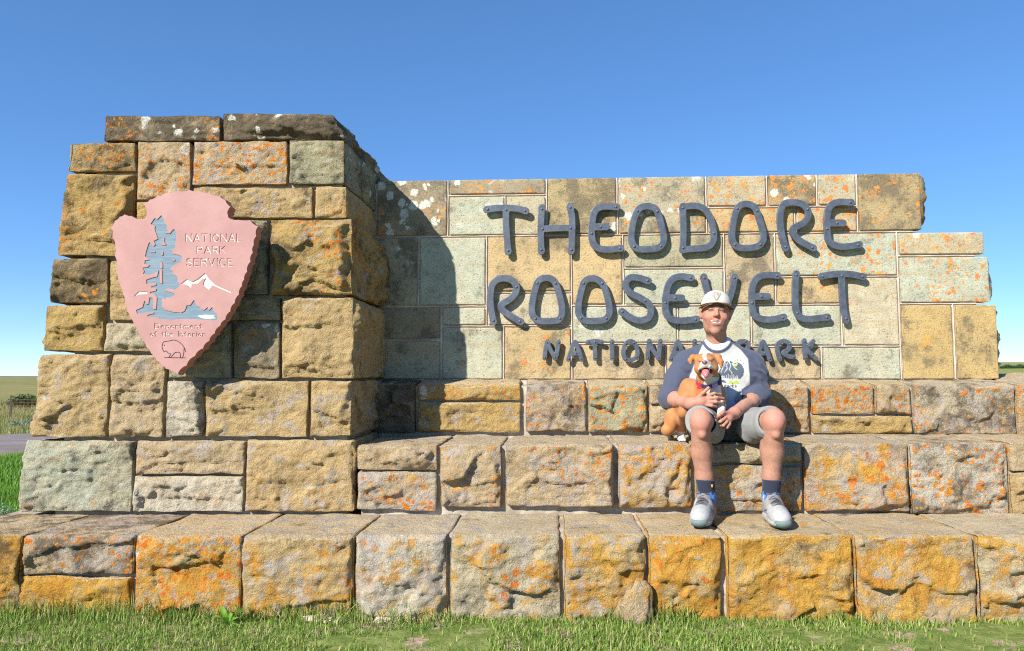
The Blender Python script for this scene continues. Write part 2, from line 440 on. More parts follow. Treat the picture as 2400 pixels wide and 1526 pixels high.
for i, (a, b, ya, yb, cc, ps) in enumerate(S2):
    ym = (ya + yb) / 2
    xa, xb = PY(a, ym, Y2)[0], PY(b, ym, Y2)[0]
    up_ = ya < 1060
    zt = z2 if up_ else (lambda x: PY((a + b) / 2, ya, Y2)[2])
    zbv = PY((a + b) / 2, yb, Y2)[2]
    q = [(xa, Y2, zbv), (xb, Y2, zbv), (xb, Y2, zt(xb)), (xa, Y2, zt(xa))]
    block('stone', q, .66 if up_ else .4, core2, M_ROCK, SC[cc], bulge=.045, r=.014, rough=.007, margin=.006, props=pr(ps), rf=.008, seed=700 + 13 * i, right=.04 if b > 2500 else None)
# ---- upper step
SL3 = .16
z3 = 1.082
core3 = step_core('upper_step', -1.15, E3, Y3 + .035, 5.45, z3 - .010, z3 - .010, .6, M_MORTARG, slope=SL3 * .6 * .5)
S3 = [(872, 973, 903, 1014, 'k', 'd4'), (978, 1219, 903, 938, 'y', 'o2 g1'), (978, 1219, 943, 1013, 'y', 'g2 o1'), (1233, 1373, 903, 1011, 'p', 'o3 g5 d2'), (1379, 1518, 902, 1013, 'g', 'o8 w1'),
      (1521, 1640, 903, 946, 'p', 'o2 y2'), (1521, 1640, 952, 1013, 'p', 'y3'), (1646, 1764, 903, 1014, 'p', 'g3'), (1770, 1897, 904, 1015, 'p', 'o6 y2 g3'), (1903, 2048, 904, 970, 'p', 'o9 y2'),
      (2053, 2134, 905, 970, 'p', 'o4 g2'), (1905, 2139, 975, 1017, 'y', 'o1 g2'), (2144, 2381, 905, 1019, 'l', 'o3 g5 d2'), (2386, 2560, 905, 1020, 'p', 'o4 g3')]
for i, (a, b, ya, yb, cc, ps) in enumerate(S3):
    ym = (ya + yb) / 2
    xa, xb = PY(a, ym, Y3)[0], PY(b, ym, Y3)[0]
    up_ = ya < 920
    ztv = z3 if up_ else PY((a + b) / 2, ya, Y3)[2]; zbv = PY((a + b) / 2, yb, Y3)[2]
    q = [(xa, Y3, zbv), (xb, Y3, zbv), (xb, Y3, ztv), (xa, Y3, ztv)]
    block('stone', q, .5 if up_ else .3, core3, M_ROCK, SC[cc], bulge=.035, r=.012, rough=.006, margin=.006, props=pr(ps), rf=.005, slope_top=SL3 if up_ else 0, seed=900 + 13 * i, right=.03 if b > 2500 else None)

# ---- lettered wall
WS = [(881, 422, 1050, 553, 'k', 'w8 o3 d3'), (1050, 421, 1281, 457, 'k', 'w5 o4 d2'), (1050, 457, 1184, 552, 'v', 'y1'), (1184, 457, 1281, 552, 's', ''), (1281, 419, 1447, 551, 'b', 'w3 o1 d4'),
      (1447, 416, 1656, 549, 's', 'w5 o4 d3'), (1656, 412, 1798, 484, 's', 'o4 w1 d2'), (1798, 410, 1916, 484, 'b', 'o9 w8 d4'), (1916, 409, 2010, 484, 's', 'o6 w3'), (2010, 406, 2158, 541, 'b', 'o5 d4 y3'),
      (1656, 484, 1864, 547, 't', 'o6 d1'), (1864, 484, 2010, 544, 'p', 'o8 d2'),
      (885, 553, 981, 716, 's', 'd3'), (981, 553, 1139, 716, 'v', ''), (1139, 552, 1340, 685, 't', 'd2'), (1340, 551, 1461, 715, 't', 'd1'), (1461, 549, 1698, 628, 'g', 'd3'), (1461, 628, 1698, 715, 'v', 'd1 o1'),
      (1698, 547, 1818, 714, 'p', 'o2 d3 y2'), (1818, 544, 2103, 648, 'v', 'o5 d1'), (1818, 648, 1973, 714, 't', 'o3 d2'), (1973, 648, 2108, 811, 'l', 'o2 y1'),
      (2105, 545, 2306, 599, 's', 'o9'), (2108, 599, 2318, 714, 'v', 'o4 d1'), (2112, 714, 2238, 888, 'y', 'y3 o1 w1 d2'), (2238, 714, 2338, 888, 'y', 'd3 y1 w2'),
      (886, 716, 1034, 797, 'k', 'd3'), (886, 797, 1034, 888, 's', 'd2'), (1034, 716, 1141, 764, 'v', ''), (1034, 764, 1180, 888, 'v', 'd2'), (1141, 685, 1340, 764, 'l', 'd1'), (1180, 764, 1340, 888, 't', 'd4 o1 y2'),
      (1340, 715, 1589, 804, 'v', 'd1'), (1589, 715, 1763, 806, 'v', ''), (1763, 714, 1973, 812, 'v', 'd1 o1'), (1340, 804, 1560, 888, 'p', 'd3'), (1560, 806, 1763, 888, 'p', 'd3'), (1763, 812, 1926, 888, 'p', 'd4 y3'), (1926, 812, 2112, 888, 'v', 'd2')]
xs, zs = [], []
R = []
for (a, b, c_, d_, cc, ps) in WS:
    y0, y1 = (b, d_)
    pa = PY(a, (b + d_) / 2, YW); pb = PY(c_, (b + d_) / 2, YW)
    zt = PY((a + c_) / 2, b, YW)[2]; zb = PY((a + c_) / 2, d_, YW)[2]
    R.append([pa[0], pb[0], zb, zt, cc, ps])
def snap(vals, tol):
    v = np.sort(np.array(vals)); out = {}; grp = [v[0]]
    for x in v[1:]:
        if x - grp[-1] < tol: grp.append(x)
        else:
            for g in grp: out[g] = np.mean(grp)
            grp = [x]
    for g in grp: out[g] = np.mean(grp)
    return out
sx = snap([r[0] for r in R] + [r[1] for r in R], .010); sz = snap([r[2] for r in R] + [r[3] for r in R], .014)
Wz0 = min(sz.values())
wall_core = None
V, F = [], []
def addbox(V, F, x0, x1, y0, y1, za, zb_):
    n = len(V)
    V += [(x0, y0, za), (x1, y0, za), (x1, y1, za), (x0, y1, za), (x0, y0, zb_), (x1, y0, zb_), (x1, y1, zb_), (x0, y1, zb_)]
    F += [tuple(n + k for k in f) for f in ((0, 1, 5, 4), (1, 2, 6, 5), (2, 3, 7, 6), (3, 0, 4, 7), (4, 5, 6, 7), (3, 2, 1, 0))]
wx0, wx1a, wx1b = -1.35, PY(2150, 480, YW)[0] - .03, PY(2300, 750, YW)[0] - .02
zmid = PY(2150, 541, YW)[2]
# stepped outline of the core as one prism
pts = [(wx0, 1.06), (wx1b, 1.06), (wx1b, zmid - .012), (wx1a, zmid - .012), (wx1a, 2.49), (wx0, 2.49)]
V = [(x, YW + .014, z) for x, z in pts] + [(x, YW + .62, z) for x, z in pts]
n = len(pts); F = [tuple(range(n)), tuple(range(2 * n - 1, n - 1, -1))] + [((i + 1) % n, i, i + n, (i + 1) % n + n) for i in range(n)]
wall_core = link('lettered_wall', mesh_np('lettered_wall', V, F, False), M_MORTARL, monument)
G = .0115
beads = []
wtop = max(sz.values())
for i, (xa, xb, zb, zt, cc, ps) in enumerate(R):
    xa, xb, zb, zt = sx[xa], sx[xb], sz[zb], sz[zt]
    is_top = zt > wtop - .03; rend = i in (9, 22, 23, 25)
    x1 = xb if rend else xb - G
    q = [(xa + G, YW, zb + (G if zb > Wz0 + .02 else .0)), (x1, YW, zb + (G if zb > Wz0 + .02 else .0)), (x1, YW, zt - (0 if is_top else G)), (xa + G, YW, zt - (0 if is_top else G))]
    block('stone', q, .6 if (is_top or rend) else .25, wall_core, M_DRESS, SC[cc], bulge=0, rough=.006, r=.006, step=.03 if not rend else .018, right={9: .07, 22: .04, 23: .11, 25: .08}.get(i), dstep=.018 if rend else None, props=pr(ps), seed=1100 + 13 * i, wob=.003)
    if zb > Wz0 + .02: beads.append((xa, xb if not rend else xb - .03, zb, zb, 'h'))
    if not rend: beads.append((xb, xb, zb, zt, 'v'))
# raised pointing along the joints
seen = set()
for (xa, xb, za, zb, k) in beads:
    Lb = (xb - xa) if k == 'h' else (zb - za)
    key = (round(xa, 3), round(za, 3), k)
    if key in seen or Lb < .03: continue
    seen.add(key)
    n = max(2, int(Lb / .05)); prof = [(-1, .3), (-.8, -.5), (-.35, -.95), (.35, -.95), (.8, -.5), (1, .3)]
    V = []
    for j in range(n + 1):
        tt = j / n
        wv = .0012 * math.sin(j * 2.1 + xa * 9 + za * 5); w = .0052 + .0008 * math.sin(j * 1.3 + xa * 7)
        for (pa, pb) in prof:
            if k == 'h': V.append((xa + Lb * tt, YW + .014 + pb * .011 + .0006 * math.sin(xa * 50), za + wv + pa * w))
            else: V.append((xa + wv + pa * w, YW + .0135 + pb * .0108, za + Lb * tt))
    m = len(prof)
    F = [(j * m + p, j * m + p + 1, (j + 1) * m + p + 1, (j + 1) * m + p) if k == 'v' else (j * m + p + 1, j * m + p, (j + 1) * m + p, (j + 1) * m + p + 1) for j in range(n) for p in range(m - 1)]
    link('mortar_bead', mesh_np('mortar_bead', V, F, True), M_MORTARL, wall_core)

# ---- pillar
BAT = .05
def Yp(z): return Y2 + .004 + max(z - .38, 0) * BAT
def PP(px, py):
    """point of the battered pillar front under a pixel"""
    d = ray(px, py); t = (Y2 + .004 + BAT * (EYE[2] - .38)) / (d[1] - BAT * d[2]); return EYE + d * t
pc = [PP(95, 1199), PP(815, 1199), PP(795, 330), PP(205, 345)]
V = [(p[0] + (0 if i not in (0, 3) else .05), p[1] + .04, p[2] if i > 1 else .2) for i, p in enumerate(pc)]
V += [(x, 5.85, z) for x, y, z in V]
F = [(0, 1, 2, 3), (5, 4, 7, 6), (4, 0, 3, 7), (1, 5, 6, 2), (3, 2, 6, 7), (4, 5, 1, 0)]
pil = link('pillar', mesh_np('pillar', V, F, False), M_MORTAR, monument)
# x0top,y0,x1top,y1,x0bot,x1bot, colour, lichens, bulge, edge flags
PS = [(245, 271, 515, 329, 243, 515, 'k', 'w5 o3 d5', .035, 'L'), (523, 267, 780, 327, 523, 804, 'k', 'w5 o1 d5', .045, 'R'),
      (168, 335, 317, 402, 162, 317, 'b', 'o6 d3', .03, 'L'), (323, 333, 445, 467, 321, 445, 'p', 'o5 w2 g2', .03, ''), (453, 331, 671, 432, 451, 671, 'p', 'o9 g4', .035, ''), (678, 329, 808, 430, 678, 808, 'g', 'w4 o2 d2', .03, 'R'),
      (157, 408, 314, 599, 134, 312, 'y', 'o4 d2', .04, 'L'), (320, 473, 445, 604, 318, 445, 'y', '', .03, ''), (452, 439, 732, 510, 452, 732, 't', 'o3 g3 d1', .03, ''), (739, 438, 813, 510, 739, 813, 't', 'o2', .03, 'R'),
      (452, 517, 626, 690, 452, 626, 's', 'd2', .03, ''), (634, 515, 825, 691, 634, 825, 'y', 'o3 g3 d2', .085, 'R'),
      (124, 606, 251, 710, 115, 251, 'b', 'd4 o2', .045, 'L'), (258, 612, 445, 750, 256, 445, 't', 'o1', .03, ''), (452, 698, 655, 750, 452, 655, 's', 'd1', .03, ''), (661, 699, 828, 886, 659, 828, 't', '', .065, 'R'),
      (109, 717, 242, 823, 101, 242, 'y', 'd1 y2', .035, 'L'), (248, 758, 388, 823, 244, 388, 'l', 'y2', .03, ''), (395, 758, 541, 886, 395, 541, 's', 'd1', .03, ''), (549, 757, 655, 886, 547, 654, 'k', 'o2 g2', .04, ''),
      (97, 831, 258, 1024, 72, 248, 't', 'g3 y1', .055, 'L'), (265, 831, 388, 1024, 255, 380, 'p', 'g2', .04, ''), (393, 894, 476, 1024, 387, 475, 'w', 'g2 d1', .035, ''), (482, 893, 721, 1024, 481, 719, 't', 'g3', .04, ''), (727, 892, 825, 1022, 726, 824, 't', 'g3 d1', .045, 'R'),
      (62, 1034, 313, 1199, 44, 306, 'v', 'y2 d1', .05, 'L'), (320, 1034, 573, 1111, 317, 571, 'p', 'g3 o1', .035, ''), (315, 1118, 569, 1199, 310, 568, 'w', 'y2 g1', .035, ''), (578, 1032, 828, 1199, 575, 826, 't', 'y4 g3', .04, 'R')]
for i, (xa, ya, xb, yb, xa2, xb2, cc, ps, bl, fl) in enumerate(PS):
    q = [PP(xa2, yb), PP(xb2, yb), PP(xb, ya), PP(xa, ya)]
    dp = .30
    kw = {}
    if 'R' in fl: dp = .80 - .28 * (i % 2 == 0 and i < 3) ; kw['right'] = bl * .7
    if i == 1: dp = .62
    if 'L' in fl: kw['left'] = bl * .6; dp = .55
    if i in (0, 1): dp = max(dp, .6)
    block('stone', q, dp, pil, M_ROCK, SC[cc], bulge=bl, r=.008, rough=.007, margin=.007, props=pr(ps), seed=1500 + 17 * i, rf=.006, **kw)
# courses running back along the pillar's right side, above and behind the wall
for i, (ya, yb, xb, xb2, y0, L) in enumerate([(267, 327, 780, 804, .64, .48), (267, 327, 780, 804, 1.14, .42), (329, 430, 808, 808, .82, .4), (329, 430, 808, 808, 1.24, .4), (438, 510, 813, 813, .82, .45)]):
    q = [PP(xb2 - 90, yb), PP(xb2, yb), PP(xb, ya), PP(xb - 90, ya)]
    q = [p + np.array([0, y0, 0]) for p in q]
    block('stone', q, L, pil, M_ROCK, SC['k' if i < 2 else 'g'], bulge=.02, right=.055, r=.011, rough=.007, props=pr('w4 d4 o1'), seed=1900 + 17 * i, rf=.006)
# ---------------------------------------------------------------- flat shapes: strokes -> outlines -> plates
class Mask:
    """2D distance field (positive outside) over a rectangle, for outlines with holes"""
    def __init__(s, x0, y0, x1, y1, h):
        s.x0, s.y0, s.h = x0, y0, h
        s.nx, s.ny = int((x1 - x0) / h) + 1, int((y1 - y0) / h) + 1
        s.D = np.full((s.ny, s.nx), 1e3, np.float32)
    def _win(s, xa, ya, xb, yb):
        i0, i1 = max(int((xa - s.x0) / s.h), 0), min(int((xb - s.x0) / s.h) + 2, s.nx)
        j0, j1 = max(int((ya - s.y0) / s.h), 0), min(int((yb - s.y0) / s.h) + 2, s.ny)
        X, Y = np.meshgrid(s.x0 + np.arange(i0, i1) * s.h, s.y0 + np.arange(j0, j1) * s.h)
        return (slice(j0, j1), slice(i0, i1)), X, Y
    def stroke(s, pts, r, closed=False, k=0.):
        pts = [np.array(p, float) for p in pts]
        if closed: pts = pts + [pts[0]]
        for a, b in zip(pts[:-1], pts[1:]):
            m = r + 4 * s.h + k
            w, X, Y = s._win(min(a[0], b[0]) - m, min(a[1], b[1]) - m, max(a[0], b[0]) + m, max(a[1], b[1]) + m)
            d = b - a; L = max(d @ d, 1e-9)
            t = np.clip(((X - a[0]) * d[0] + (Y - a[1]) * d[1]) / L, 0, 1)
            q = np.hypot(X - a[0] - t * d[0], Y - a[1] - t * d[1]) - r
            o = s.D[w]
            if k > 0:
                h = np.clip(.5 + .5 * (o - q) / k, 0, 1); s.D[w] = np.where(o > 100, q, o * (1 - h) + q * h - k * h * (1 - h))
            else: s.D[w] = np.minimum(o, q)
    def poly(s, pts, sub=False):
        pts = np.array(pts, float); m = 5 * s.h
        w, X, Y = s._win(pts[:, 0].min() - m, pts[:, 1].min() - m, pts[:, 0].max() + m, pts[:, 1].max() + m)
        ins = np.zeros(X.shape, bool); dist = np.full(X.shape, 9.)
        xs_, ys_ = X[0], Y[:, 0]; bd = 7 * s.h
        for a, b in zip(pts, np.roll(pts, -1, 0)):
            if a[1] != b[1]:
                jj = np.nonzero((a[1] > ys_) != (b[1] > ys_))[0]
                if len(jj):
                    j0, j1 = jj[0], jj[-1] + 1
                    ins[j0:j1] ^= xs_[None] < ((b[0] - a[0]) * (ys_[j0:j1] - a[1]) / (b[1] - a[1]) + a[0])[:, None]
            i0, i1 = np.searchsorted(xs_, [min(a[0], b[0]) - bd, max(a[0], b[0]) + bd]); j0, j1 = np.searchsorted(ys_, [min(a[1], b[1]) - bd, max(a[1], b[1]) + bd])
            x_, y_ = X[j0:j1, i0:i1], Y[j0:j1, i0:i1]
            d = b - a; L = max(d @ d, 1e-9)
            t = np.clip(((x_ - a[0]) * d[0] + (y_ - a[1]) * d[1]) / L, 0, 1)
            dist[j0:j1, i0:i1] = np.minimum(dist[j0:j1, i0:i1], np.hypot(x_ - a[0] - t * d[0], y_ - a[1] - t * d[1]))
        q = np.where(ins, -dist, dist)
        s.D[w] = np.maximum(s.D[w], -q) if sub else np.minimum(s.D[w], q)
    def loops(s, tol=.3, keep=None):
        D = s.D; S = D < 0
        code = S[:-1, :-1] * 1 + S[:-1, 1:] * 2 + S[1:, 1:] * 4 + S[1:, :-1] * 8
        J, I = np.nonzero((code > 0) & (code < 15))
        T = {1: [(3, 0)], 2: [(0, 1)], 3: [(3, 1)], 4: [(1, 2)], 5: [(3, 0), (1, 2)], 6: [(0, 2)], 7: [(3, 2)], 8: [(2, 3)], 9: [(2, 0)], 10: [(0, 1), (2, 3)], 11: [(2, 1)], 12: [(1, 3)], 13: [(1, 0)], 14: [(0, 3)]}
        def key(j, i, e): return ((j, i, 0), (j, i + 1, 1), (j + 1, i, 0), (j, i, 1))[e]
        nxt = {}
        for j, i in zip(J.tolist(), I.tolist()):
            for a, b in T[int(code[j, i])]: nxt[key(j, i, a)] = key(j, i, b)
        def pt(k):
            j, i, v = k
            a = D[j, i]; b = D[j + 1, i] if v else D[j, i + 1]
            t = float(a / (a - b)) if a != b else .5
            return (s.x0 + (i + (0 if v else t)) * s.h, s.y0 + (j + (t if v else 0)) * s.h)
        out = []
        while nxt:
            k0 = next(iter(nxt)); k = k0; L = []
            while k in nxt:
                L.append(pt(k)); k = nxt.pop(k)
            if len(L) > 6: out.append(simplify(np.array(L), tol))
        return [o for o in out if len(o) > 3]
def simplify(P, tol):
    """closed polyline, Douglas-Peucker"""
    def dp(a, b):
        st = [(a, b)]; keep = {a, b}
        while st:
            a, b = st.pop()
            if b - a < 2: continue
            p, q = P[a], P[b % len(P)]; d = q - p; L = np.hypot(*d)
            S = P[a + 1:b]
            dist = np.abs(d[0] * (S[:, 1] - p[1]) - d[1] * (S[:, 0] - p[0])) / L if L > 1e-9 else np.hypot(*(S - p).T)
            k = int(dist.argmax())
            if dist[k] > tol: keep.add(a + 1 + k); st += [(a, a + 1 + k), (a + 1 + k, b)]
        return keep
    n = len(P); h = n // 2
    P = np.vstack([P, P[:1]])
    ks = sorted((dp(0, h) | dp(h, n)) - {n})
    return P[ks]
def plate(name, loops, y, thick, bevel, mat, parent, tocoord, res=1):
    """filled outline (with holes) standing in the XZ plane, front at y"""
    cu = bpy.data.curves.new(name, 'CURVE'); cu.dimensions = '2D'; cu.fill_mode = 'BOTH'
    cu.extrude = max(thick / 2 - bevel, 1e-4); cu.bevel_depth = bevel; cu.bevel_resolution = res; cu.offset = -bevel
    for L in loops:
        w = [tocoord(p) for p in L]
        sp = cu.splines.new('POLY'); sp.points.add(len(w) - 1); sp.use_cyclic_u = True
        sp.points.foreach_set('co', np.array([(x, z, 0, 1) for x, z in w], np.float32).ravel())
    tmp = bpy.data.objects.new(name, cu); col.objects.link(tmp)
    me = bpy.data.meshes.new(name)
    o = link(name, me, mat, parent)
    _jobs.append((tmp, o, y + thick / 2, mat))
    return o
_jobs = []
def flush_plates():
    """turn all waiting outlines into meshes in one evaluation"""
    dg = bpy.context.evaluated_depsgraph_get(); dg.update()
    for tmp, o, yc, mat in _jobs:
        me = bpy.data.meshes.new_from_object(tmp.evaluated_get(dg)); nm = o.data.name
        n = len(me.vertices); co = np.empty(n * 3, np.float32); me.vertices.foreach_get('co', co); co = co.reshape(-1, 3)
        w = np.stack([co[:, 0], yc - co[:, 2], co[:, 1]], 1)
        me.vertices.foreach_set('co', w.astype(np.float32).ravel()); me.update()
        me.materials.clear(); me.materials.append(mat); me.polygons.foreach_set('use_smooth', np.zeros(len(me.polygons), bool))
        old = o.data; o.data = me; bpy.data.meshes.remove(old); me.name = nm
        cu = tmp.data; bpy.data.objects.remove(tmp); bpy.data.curves.remove(cu)
    _jobs.clear()
def smooth_path(pts, closed=False, n=6):
    """Catmull-Rom through the points"""
    P = np.array(pts, float)
    if len(P) < 3: return P
    Q = np.vstack([P[-1:], P, P[:2]]) if closed else np.vstack([2 * P[0] - P[1], P, 2 * P[-1] - P[-2]])
    out = []
    for i in range(len(Q) - 3):
        a, b, c, d = Q[i:i + 4]
        for k in range(n):
            t = k / n
            out.append(.5 * (2 * b + (c - a) * t + (2 * a - 5 * b + 4 * c - d) * t * t + (3 * b - a - 3 * c + d) * t ** 3))
    if not closed: out.append(Q[-2])
    return np.array(out)

# ---------------------------------------------------------------- metal letters on the wall
t = NT('blue_grey_metal', .48, .5); P_ = t.pos()
t.color(t.mix(t.ramp(t.noise(P_, 18, 6, .7), .35, .7), (.060, .073, .098), (.105, .122, .155)))
t.b.inputs['Metallic'].default_value = .25
t.bump(t.noise(P_, 90, 3, .6), .25, .004)
M_METAL = t.m
M_BOLT = NT('bolt_metal', .45, .5); M_BOLT.color((.09, .10, .13)); M_BOLT = M_BOLT.m
def z4(p): return (1100 + p[0] / 4.238, 440 + p[1] / 4.238)
def z5(p): return (1560 + p[0] / 4.238, 440 + p[1] / 4.238)
def z6(p): return (1240 + p[0] / 3.333, 760 + p[1] / 3.333)
LET = [
 (z4, 'T', [[(172, 215), (260, 204), (370, 200), (480, 210), (560, 230)], [(365, 205), (365, 350), (375, 520), (385, 635)]], 'opening the word THEODORE'),
 (z4, 'H', [[(720, 198), (712, 330), (710, 480), (715, 630)], [(1000, 183), (1020, 300), (1020, 480), (1012, 630)], [(712, 410), (860, 402), (1020, 400)]], 'second in THEODORE'),
 (z4, 'E', [[(1466, 190), (1350, 186), (1280, 202), (1236, 260), (1218, 400), (1218, 500), (1245, 575), (1310, 608), (1400, 614), (1505, 600)], [(1220, 390), (1360, 388)]], 'between H and O in THEODORE'),
 (z4, 'O', 'c', [(1770, 183), (1690, 205), (1640, 300), (1610, 450), (1620, 550), (1670, 605), (1780, 612), (1880, 595), (1930, 530), (1925, 440), (1890, 300), (1850, 210)], 'before the D of THEODORE'),
 (z5, 'D', [[(170, 187), (175, 300), (178, 450), (172, 612)], [(175, 187), (300, 180), (390, 215), (450, 310), (480, 450), (465, 545), (400, 595), (290, 605), (175, 616)]], 'in the middle of THEODORE'),
 (z5, 'O', 'c', [(810, 160), (730, 185), (690, 270), (662, 430), (668, 530), (720, 590), (820, 600), (920, 580), (970, 520), (970, 440), (930, 300), (890, 200)], 'after the D of THEODORE'),
 (z5, 'R', [[(1195, 600), (1160, 480), (1140, 350), (1145, 230), (1180, 160), (1260, 145), (1350, 160), (1410, 215), (1415, 290), (1370, 350), (1290, 390), (1262, 422), (1280, 470), (1340, 530), (1470, 600)]], 'near the end of THEODORE'),
 (z5, 'E', [[(1845, 145), (1730, 142), (1655, 165), (1615, 230), (1605, 340), (1610, 470), (1635, 540), (1710, 580), (1800, 585), (1925, 565)], [(1605, 350), (1765, 350)]], 'closing the word THEODORE'),
 (z4, 'R', [[(240, 1332), (215, 1200), (208, 1080), (225, 970), (280, 912), (360, 900), (430, 925), (468, 985), (455, 1050), (400, 1110), (330, 1150), (315, 1182), (335, 1220), (420, 1280), (510, 1332)]], 'opening the word ROOSEVELT'),
 (z4, 'O', 'c', [(770, 895), (690, 920), (650, 1020), (622, 1170), (632, 1270), (690, 1320), (780, 1325), (880, 1315), (920, 1250), (915, 1150), (880, 1010), (840, 925)], 'right after the R of ROOSEVELT'),
 (z4, 'O', 'c', [(1225, 900), (1150, 925), (1115, 1010), (1085, 1160), (1090, 1260), (1140, 1315), (1240, 1325), (1340, 1310), (1390, 1250), (1385, 1150), (1350, 1010), (1300, 930)], 'right before the S of ROOSEVELT'),
 (z4, 'S', [[(1778, 925), (1690, 897), (1610, 890), (1560, 930), (1560, 1000), (1610, 1050), (1700, 1095), (1780, 1150), (1805, 1220), (1780, 1290), (1700, 1320), (1610, 1295), (1550, 1255), (1515, 1230)]], 'in ROOSEVELT'),
 (z5, 'E', [[(255, 895), (160, 882), (80, 900), (30, 960), (2, 1080), (0, 1200), (25, 1280), (90, 1315), (190, 1320), (310, 1305)], [(0, 1095), (160, 1095)]], 'between S and V of ROOSEVELT'),
 (z5, 'V', [[(380, 885), (405, 990), (455, 1150), (520, 1315), (585, 1220), (640, 1090), (672, 970), (685, 885)]], 'behind the white cap'),
 (z5, 'E', [[(1115, 872), (1000, 867), (920, 890), (870, 960), (858, 1080), (865, 1200), (890, 1270), (960, 1305), (1060, 1310), (1175, 1285)], [(860, 1080), (1015, 1080)]], 'between V and L of ROOSEVELT'),
 (z5, 'L', [[(1300, 855), (1290, 960), (1290, 1100), (1295, 1200), (1330, 1278), (1400, 1305), (1500, 1300), (1610, 1285)]], 'in ROOSEVELT'),
 (z5, 'T', [[(1550, 880), (1650, 862), (1750, 856), (1860, 862), (1965, 885)], [(1750, 860), (1755, 1000), (1765, 1150), (1795, 1318)]], 'closing the word ROOSEVELT'),
 (z6, 'N', [[(122, 265), (128, 200), (142, 135)], [(142, 135), (168, 200), (204, 265)], [(204, 265), (222, 200), (231, 137)]], 'opening the small word NATIONAL'),
 (z6, 'A', [[(307, 275), (330, 200), (357, 137), (388, 200), (410, 275)], [(330, 226), (392, 226)]], 'second in the small word NATIONAL'),
 (z6, 'T', [[(456, 141), (515, 131), (570, 140)], [(515, 133), (515, 200), (518, 268)]], 'in the small word NATIONAL'),
 (z6, 'I', [[(648, 134), (650, 200), (650, 267)]], 'in the small word NATIONAL'),
 (z6, 'O', 'c', [(788, 132), (752, 158), (737, 225), (755, 272), (800, 279), (843, 250), (846, 200), (825, 150)], 'in the small word NATIONAL'),
 (z6, 'N', [[(928, 265), (930, 200), (940, 132)], [(940, 132), (968, 200), (1013, 265)], [(1013, 265), (1020, 200), (1026, 130)]], 'sixth in NATIONAL near the blue sleeve'),
 (z6, 'A', [[(1110, 275), (1135, 200), (1162, 135), (1192, 200), (1215, 275)], [(1135, 226), (1196, 226)]], 'half hidden by the blue sleeve'),
 (z6, 'L', [[(1296, 132), (1296, 200), (1298, 265)], [(1298, 265), (1360, 265)]], 'closing NATIONAL behind the shoulder'),
 (z6, 'P', [[(1640, 270), (1636, 200), (1640, 140), (1690, 134), (1715, 165), (1695, 205), (1642, 215)]], 'opening PARK behind the neck'),
 (z6, 'A', [[(1775, 275), (1800, 200), (1827, 135), (1858, 200), (1882, 275)], [(1800, 226), (1862, 226)]], 'second in PARK beside the sleeve'),
 (z6, 'R', [[(1962, 272), (1942, 205), (1945, 155), (1990, 130), (2035, 155), (2030, 195), (1988, 222), (2025, 250), (2068, 256)]], 'third in the small word PARK'),
 (z6, 'K', [[(2152, 127), (2155, 200), (2162, 265)], [(2222, 132), (2165, 195)], [(2165, 195), (2243, 268)]], 'closing the small word PARK')]
def bolt_mesh():
    V, F = [], []; n = 10
    for (y, r) in ((.034, .004), (-.001, .004), (-.001, .0088), (-.004, .0084), (-.0062, .005)):
        for k in range(n):
            a = 2 * math.pi * k / n; V.append((r * math.cos(a), y, r * math.sin(a)))
    for s_ in range(4):
        for k in range(n): F.append((s_ * n + k, s_ * n + (k + 1) % n, (s_ + 1) * n + (k + 1) % n, (s_ + 1) * n + k))
    F.append(tuple(4 * n + k for k in range(n)))
    me = mesh_np('bolt', V, F); me.materials.append(M_BOLT); return me
BOLT = bolt_mesh()
YL = YW - .046; LT = .015
for it in LET:
    if it[2] == 'c': fn, ch, _, pts, where = it; strokes = [(pts, True)]
    else: fn, ch, st, where = it; strokes = [(p, False) for p in st]
    small = fn is z6
    hw = 4.55 if small else 7.35
    P = [np.array([fn(p) for p in smooth_path(s_, c)]) for s_, c in strokes]
    allp = np.vstack(P); h = .35
    m = Mask(allp[:, 0].min() - 14, allp[:, 1].min() - 14, allp[:, 0].max() + 14, allp[:, 1].max() + 14, h)
    for p, (s_, c) in zip(P, strokes): m.stroke(p, hw, c, k=2.0)
    for p, (s_, c) in zip(P, strokes):       # slightly flared ends
        if not c:
            m.stroke([p[0], p[0] + (p[1] - p[0]) * .5], hw + (.5 if small else 1.), k=2.); m.stroke([p[-1], p[-1] + (p[-2] - p[-1]) * .5], hw + (.5 if small else 1.), k=2.)
    base = PY(allp[:, 0].mean(), allp[:, 1].max() + hw, YL)
    size = 'small' if small else 'large'
    root = tag(empty('metal_letter', base), f'{size} blue-grey metal letter {ch} {where}', 'letter', 'metal letters on the wall')
    plate('letter_plate', m.loops(.12), YL, LT, .0025, M_METAL, root, lambda p: tuple(PY(p[0], p[1], YL)[[0, 2]]))
    ends = []
    for p, (s_, c) in zip(P, strokes):
        if c: ends += [p[int(len(p) * f)] for f in (.12, .38, .62, .9)]
        else: ends += [p[0] + (p[1] - p[0]) * .6, p[-1] + (p[-2] - p[-1]) * .6] + ([p[len(p) // 2]] if len(p) > 30 else [])
    used = []
    for e in ends:
        if any(np.hypot(*(e - u)) < 8 for u in used): continue
        used.append(e)
        o = bpy.data.objects.new('bolt', BOLT); col.objects.link(o); o.parent = root
        w = PY(e[0], e[1], YL); o.location = w - base
        s_ = .72 if small else 1.; o.scale = (s_, 1.02, s_)

